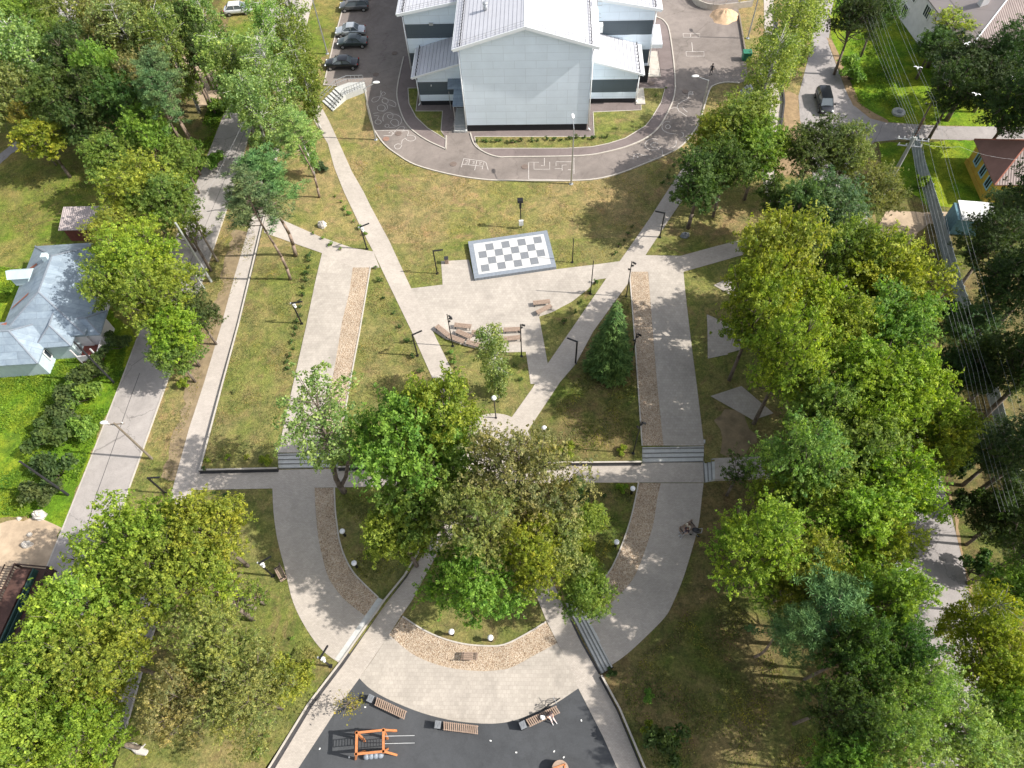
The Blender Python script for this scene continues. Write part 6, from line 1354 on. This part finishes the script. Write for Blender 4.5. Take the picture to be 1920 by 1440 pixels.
('maple',1560,1430,55,10,'G','green tree at the bottom edge of the shaded grass'),
('fine',1880,1430,75,11,'P','pale tree in the bottom right corner'),
('bush',1250,1395,46,4,'D','dark bush with reddish dots at the bottom edge of the shaded grass'),
('bush',1213,1365,16,2,'V','small bright bush beside the southeast walk wall'),
('maple',1905,1110,55,10,'G','green tree at the right edge above the yellow tinted one'),
# right shade
('linden',1830,130,75,12,'D','big dark tree in front of the long white building'),
('linden',1890,105,52,13,'D','dark tree at the right edge in front of the white building'),
('linden',1790,175,50,11,'D','dark tree left part beside the small crossarm pole'),
('linden',1900,205,60,12,'K','very dark tree above the yellow house'),
('thin',1775,55,42,9,'L','thin yellowing tree against the white building wall'),
('oval',1750,85,34,8,'D','dark small tree below the thin yellowing one'),
('linden',1895,400,55,10,'S','grey green tree below the yellow house'),
('linden',1860,460,58,11,'D','dark tree beside the blue shed'),
('linden',1890,540,66,12,'D','dark tree right of the wires, middle'),
('linden',1830,620,52,9,'B','grey green tree behind the fence in the shade'),
('linden',1890,680,66,12,'D','dark yellowish tree at the right edge'),
('linden',1825,700,42,9,'D','dark tree between the fence panels'),
('linden',1880,850,66,11,'B','round grey green tree at the right edge'),
('bush',1815,860,42,4,'D','round dark bush beside the lower fence'),
('bush',1790,590,36,4,'D','dark bush behind the maple belt beside the fence'),
('maple',1890,965,46,9,'K','dark tree at the right edge behind the pale fence panel'),
('bush',1730,340,18,2.4,'V','bright ivy like bush along the bluish fence'),
('linden',1868,985,50,8,'K','very dark tree between the lower road and the pale fence panel'),
('bush',1815,940,36,3.5,'D','dark bush on the right verge of the shaded lower road'),
('bush',1840,1060,38,3.5,'D','dark bush on the right verge below the very dark tree'),
('linden',1780,690,44,9,'K','very dark crown between the maple belt and the wires'),
# outside the right edge, casting the shade seen at the border
('linden',2010,150,80,14,'D','dark tree just beyond the right edge near the white building'),
('linden',1990,480,80,14,'D','dark tree just beyond the right edge below the yellow house'),
('linden',2000,640,85,15,'D','dark tree just beyond the right edge beside the wires'),
('linden',1995,800,85,15,'D','dark tree just beyond the right edge beside the round tree'),
('linden',1985,1000,80,14,'D','dark tree just beyond the right edge beside the pale fence'),
('linden',2000,330,70,13,'D','dark tree just beyond the right edge behind the yellow house'),
]
for t in T:
    t=list(t); cx,cy,H=t[1],t[2],t[4]; f=1.0
    if t[0] not in ('bush','thin','column','spruce','pine','wisp'):
        if 1370<cx<1800 and 445<cy<1110: f=1.3 if cx<1490 else 1.0; t[3]*=1.13
        elif cx>1500 and cy>=1110: f=1.25
        elif 670<cx<1120 and 750<cy<1150: f=1.4 if cx<1080 and H>8 else 1.1; t[3]*=1.2
        elif cx<600 and cy>980: f=1.15
        elif 1300<cx<1440 and 200<cy<400: f=1.2; t[3]*=1.28
    if t[0]!='bush' and cx>1740: f=1.35 if cx>1920 else .92; t[3]*=1.12
    if cx<400 and 290<cy<700 and t[0] in('maple','linden'): t[3]*=1.13
    if cx>1760: t[5]={'D':'K','V':'V','L':'L'}.get(t[5],t[5]) if cy<1050 else t[5]  # right-side crowns take darker leaves, the deep shade there put into their colour
    t[4]=H*f; plant(*t)
plant('column',930,655,0,11.0,'P','slim columnar birch standing behind the plaza benches',base=(933,742),R=1.75)
plant('lean',600,720,0,15.5,'P','leaning two stemmed thin tree over the west court',base=(645,925),R=4.0,rz=0.0)
plant('pine',0,1,0,15,'S','tall pine with long bare trunk right of the long walk',base=(544,527),R=3.1,rz=.5)
plant('pine',5,1,0,14,'S','pine with shorter visible trunk beside the west link walk',base=(557,483),R=3.9,rz=2.1)
plant('pine',9,1,0,12,'P','pale pine standing on the grass between the two walks',base=(600,372),R=2.6,rz=1.1)
plant('birch',570,270,30,9,'P','low pale birch between the long walk and the west diagonal walk')
# lone yellow sapling at the playground corner, leaning trunk
def lowtree(): pass
plant('wisp',655,1320,30,3.8,'A','sparse orange and yellow leaved sapling at the upper left playground corner')
# bare trunks of the leaning pines beside the road
for (b_,t_,rr,l,m) in [((394,202),(350,90),.2,'bare pine trunk leaning beside the sandy patch',M_pineb),((404,214),(362,110),.16,'darker bare trunk beside the leaning pine trunk',M_bark),((360,304),(331,240),.18,'left bare trunk of the pair at the wood edge',M_pineb),((367,282),(342,228),.17,'right bare trunk of the pair at the wood edge',M_pineb),((318,348),(292,300),.2,'thick bare trunk above the yellow green tree',M_bark)]:
    a,h=pole_h(b_,t_); mb=MB(); mb.tube([Vector((0,0,-.1)),Vector((.1,.05,h*.5)),Vector((0,0,h))],[rr,rr*.8,rr*.6],8); 
    if m is M_pineb and b_[0]>500:
        for k in range(7): z=h*(.5+.07*k); a_=k*2.1; mb.tube([Vector((0,0,z)),Vector((math.cos(a_)*1.1,math.sin(a_)*1.1,z+.3))],[.035,.01],4)
    r=empty('tree_trunk',a,0,l,'tree','bare trunks at the left'); mb.build('trunk',m,r,True)
# small shrubs planted in rows
rowsS=[((584,478),(540,692),18,'D','row along the left side of the west court'),((703,503),(712,530),2,'D','pair at the top of the lawn right of the west bark bed'),((723,560),(790,700),6,'D','loose row on the lawn right of the west bark bed'),((630,368),(684,440),7,'G','row on the grass left of the west diagonal walk'),((894,266),(960,268),8,'D','row in the bed below the school front, left half'),((966,267),(1140,259),13,'D','row in the bed below the school front, right half'),((1283,290),(1240,345),6,'D','row below the right bend of the ring road'),((1186,426),(1152,478),5,'D','row on the shaded grass above where the east walks meet'),((844,664),(872,720),7,'G','row behind the plaza benches left of the birch'),((1117,532),(1060,606),5,'D','row in the wedge lawn right of the plaza'),((549,1200),(493,1412),8,'G','row on the grass left of the southwest diagonal walk'),((966,688),(975,716),2,'D','pair beside the right spotlight post'),((385,880),(372,1000),1,'D','single one left of the cross walk'),((400,925),(450,935),3,'D','three in shaded grass below the cross walk'),((885,1170),(890,1176),1,'G','single one between the two southern globe lamps'),((440,735),(450,745),1,'O','dry one on the lawn right of the long walk'),((640,470),(590,440),4,'G','row beside the west link walk'),((1247,168),(1228,180),2,'G','pair in the small bed beside the east porch'),((1105,930),(1135,932),2,'K','dark pair below the cross walk beside the globe lamp')]
for a,b_,n,ck,l in rowsS:
    for i in range(n):
        t=i/max(1,n-1); x=a[0]+(b_[0]-a[0])*t+rs.uniform(-3,3); y=a[1]+(b_[1]-a[1])*t+rs.uniform(-2,2); sc=rs.uniform(.7,1.5)
        plant('sapling',x,y,0,.55*sc,ck,('small shrub in the '+l if l.startswith(('row','loose')) else 'small shrub, '+l.replace('three in','one of three in')),base=(x,y),R=.34*sc,group='small shrubs, '+l)
for x,y,l in ((390,866,'left one of the yellow flowering trio above the cross walk'),(430,863,'middle one of the yellow flowering trio above the cross walk'),(466,861,'right one of the yellow flowering trio above the cross walk')): plant('sapling',x,y,0,.8,'L',l.capitalize().replace('Left one','Small bush, left one').replace('Middle one','Small bush, middle one').replace('Right one','Small bush, right one'),base=(x,y),R=.5,group='yellow flowering small bushes')
for x,y,r_,ck,l in ((500,866,.75,'V','bright yellow green bush left of the west stairs'),(646,862,.8,'G','round green bush right of the west stairs'),(670,865,.5,'D','smaller dark bush right of the west stairs'),(1064,848,.95,'V','bright conical bush above the cross walk in the dark lawn'),(1165,848,.6,'V','small bright bush left of the east stairs'),(1166,918,.6,'L','low yellow bush beside the globe lamp below the cross walk'),(1215,1305,.6,'G','green bush at the wall of the southeast walk'),(1145,1262,.5,'K','dark small bush at the foot of the long stone steps'),(607,320,.9,'B','silvery bush left of the west diagonal walk'),(580,275,1.0,'D','dark shrub left of the west diagonal walk, upper')):
    plant('bush',x,y,0,r_*1.3,ck,l,base=(x,y),R=r_)
# remaining unused prototypes are not part of the scene
for k,v in PROT.items():
    for root,_,_ in v:
        if root.name not in USED:
            for c in kids(root): bpy.data.objects.remove(c)
            bpy.data.objects.remove(root)
# ============================================================ ground cover of weeds and tufts
def cover(name,polys,n,size,col,label,h=.25,seed=5):
    rg=np.random.RandomState(seed); C=[]
    for poly,frac in polys:
        wp=[tuple(P(*p)) for p in poly]; xs=[p[0] for p in wp]; ys=[p[1] for p in wp]; k=0; m=int(n*frac)
        cand=np.stack([rg.uniform(min(xs),max(xs),m*4),rg.uniform(min(ys),max(ys),m*4)],1); 
        fld=np.sin(cand[:,0]*.9+seed)+np.sin(cand[:,1]*1.1)+np.sin(cand[:,0]*.37+cand[:,1]*.5)+rg.normal(size=len(cand))*.6
        for (x,y),f in zip(cand,fld):
            if f>-.2 and inside((x,y),wp): C.append((x,y,0)); k+=1
            if k>=m: break
    C=np.array(C,float); C[:,2]=rg.uniform(.02,h,len(C))*(.6+.4*np.sin(C[:,0]*.7)*np.sin(C[:,1]*.9))
    for i in range(len(C)): pass
    V,Fq=leaves(C,rg.normal(size=(len(C),3))*.5+[0,0,.8],size,rg,.55); me=mesh_np(name,V,Fq,M_leaf); o=bpy.data.objects.new(name,me); COL.objects.link(o); o.color=col; tag(o,label,'weeds',kind='stuff'); return o
cover('weeds',[([(0,700),(100,705),(235,690),(165,860),(115,975),(0,965)],.6),([(0,500),(40,505),(0,600)],.05),([(110,650),(240,645),(225,710),(60,715)],.15),([(1570,70),(1640,60),(1700,225),(1635,218),(1605,190)],.2)],26000,.22,(.13,.22,.022,.2),'lush leafy weeds covering the left bank and the right road verge')
cover('road_verge_weeds',[([(395,195),(425,200),(365,350),(330,350)],1.0)],3500,.22,(.11,.19,.022,.1),'bright weeds along the left edge of the road at the wood',seed=8)

def tufts(name,polys,n,size,col,label,seed):
    rg=np.random.RandomState(seed); C=[]
    ars=[]
    for poly in polys:
        w_=[P(*p) for p in poly]; ars.append(abs(sum(w_[i][0]*w_[(i+1)%len(w_)][1]-w_[(i+1)%len(w_)][0]*w_[i][1] for i in range(len(w_))))/2)
    for poly,ar in zip(polys,ars):
        wp=[tuple(P(*p)) for p in poly]; xs=[p[0] for p in wp]; ys=[p[1] for p in wp]; m=int(n*ar/sum(ars)); zf=ZF[zone(sum(p[0] for p in poly)/len(poly),sum(p[1] for p in poly)/len(poly))]; k=0
        xy=np.stack([rg.uniform(min(xs),max(xs),m*6),rg.uniform(min(ys),max(ys),m*6)],1); fld=np.sin(xy[:,0]*1.3+1.7*np.sin(xy[:,1]*.8))+np.sin(xy[:,1]*1.1+1.3*np.sin(xy[:,0]*.55))+rg.normal(size=len(xy))*.7
        for (x,y),f in zip(xy,fld):
            if f>.1 and inside((x,y),wp):
                C.append((x,y,zf(x,y)+.04)); k+=1
                if k>=m: break
    C=np.array(C,float); V,Fq=leaves(C,rg.normal(size=(len(C),3))*.45+[0,0,.8],size,rg,.5); me=mesh_np(name,V,Fq,M_leaf); o=bpy.data.objects.new(name,me); COL.objects.link(o); o.color=col; tag(o,label,'grass',kind='stuff')
NL=[(645,290),(700,275),(745,298),(842,332),(960,345),(1085,345),(1210,312),(1265,292),(1160,485),(1046,500),(1030,434),(880,450),(824,488),(824,530),(775,536)]
WL=[(505,450),(596,480),(583,535),(563,622),(514,844),(382,876),(422,720),(452,605)]
ML=[(700,508),(712,510),(806,712),(820,745),(700,760),(640,840),(665,705),(690,560)]
LS=[(445,350),(495,380),(470,480),(406,610),(375,720),(345,805),(312,930),(228,990),(272,852),(320,720),(398,490)]
YL=[(0,320),(110,300),(200,330),(190,390),(100,400),(60,450),(0,490)]
BLp=[(515,1180),(560,1190),(622,1250),(490,1430),(260,1430),(300,1400),(420,1330)]
BRp=[(1150,1268),(1250,1200),(1320,1100),(1400,1150),(1560,1440),(1225,1440)]
CL=[(640,925),(820,925),(800,1000),(712,1110),(680,1085),(650,1030),(640,980)]
CR=[(1060,915),(1190,915),(1175,970),(1145,1050),(1090,1110),(1060,1060)]
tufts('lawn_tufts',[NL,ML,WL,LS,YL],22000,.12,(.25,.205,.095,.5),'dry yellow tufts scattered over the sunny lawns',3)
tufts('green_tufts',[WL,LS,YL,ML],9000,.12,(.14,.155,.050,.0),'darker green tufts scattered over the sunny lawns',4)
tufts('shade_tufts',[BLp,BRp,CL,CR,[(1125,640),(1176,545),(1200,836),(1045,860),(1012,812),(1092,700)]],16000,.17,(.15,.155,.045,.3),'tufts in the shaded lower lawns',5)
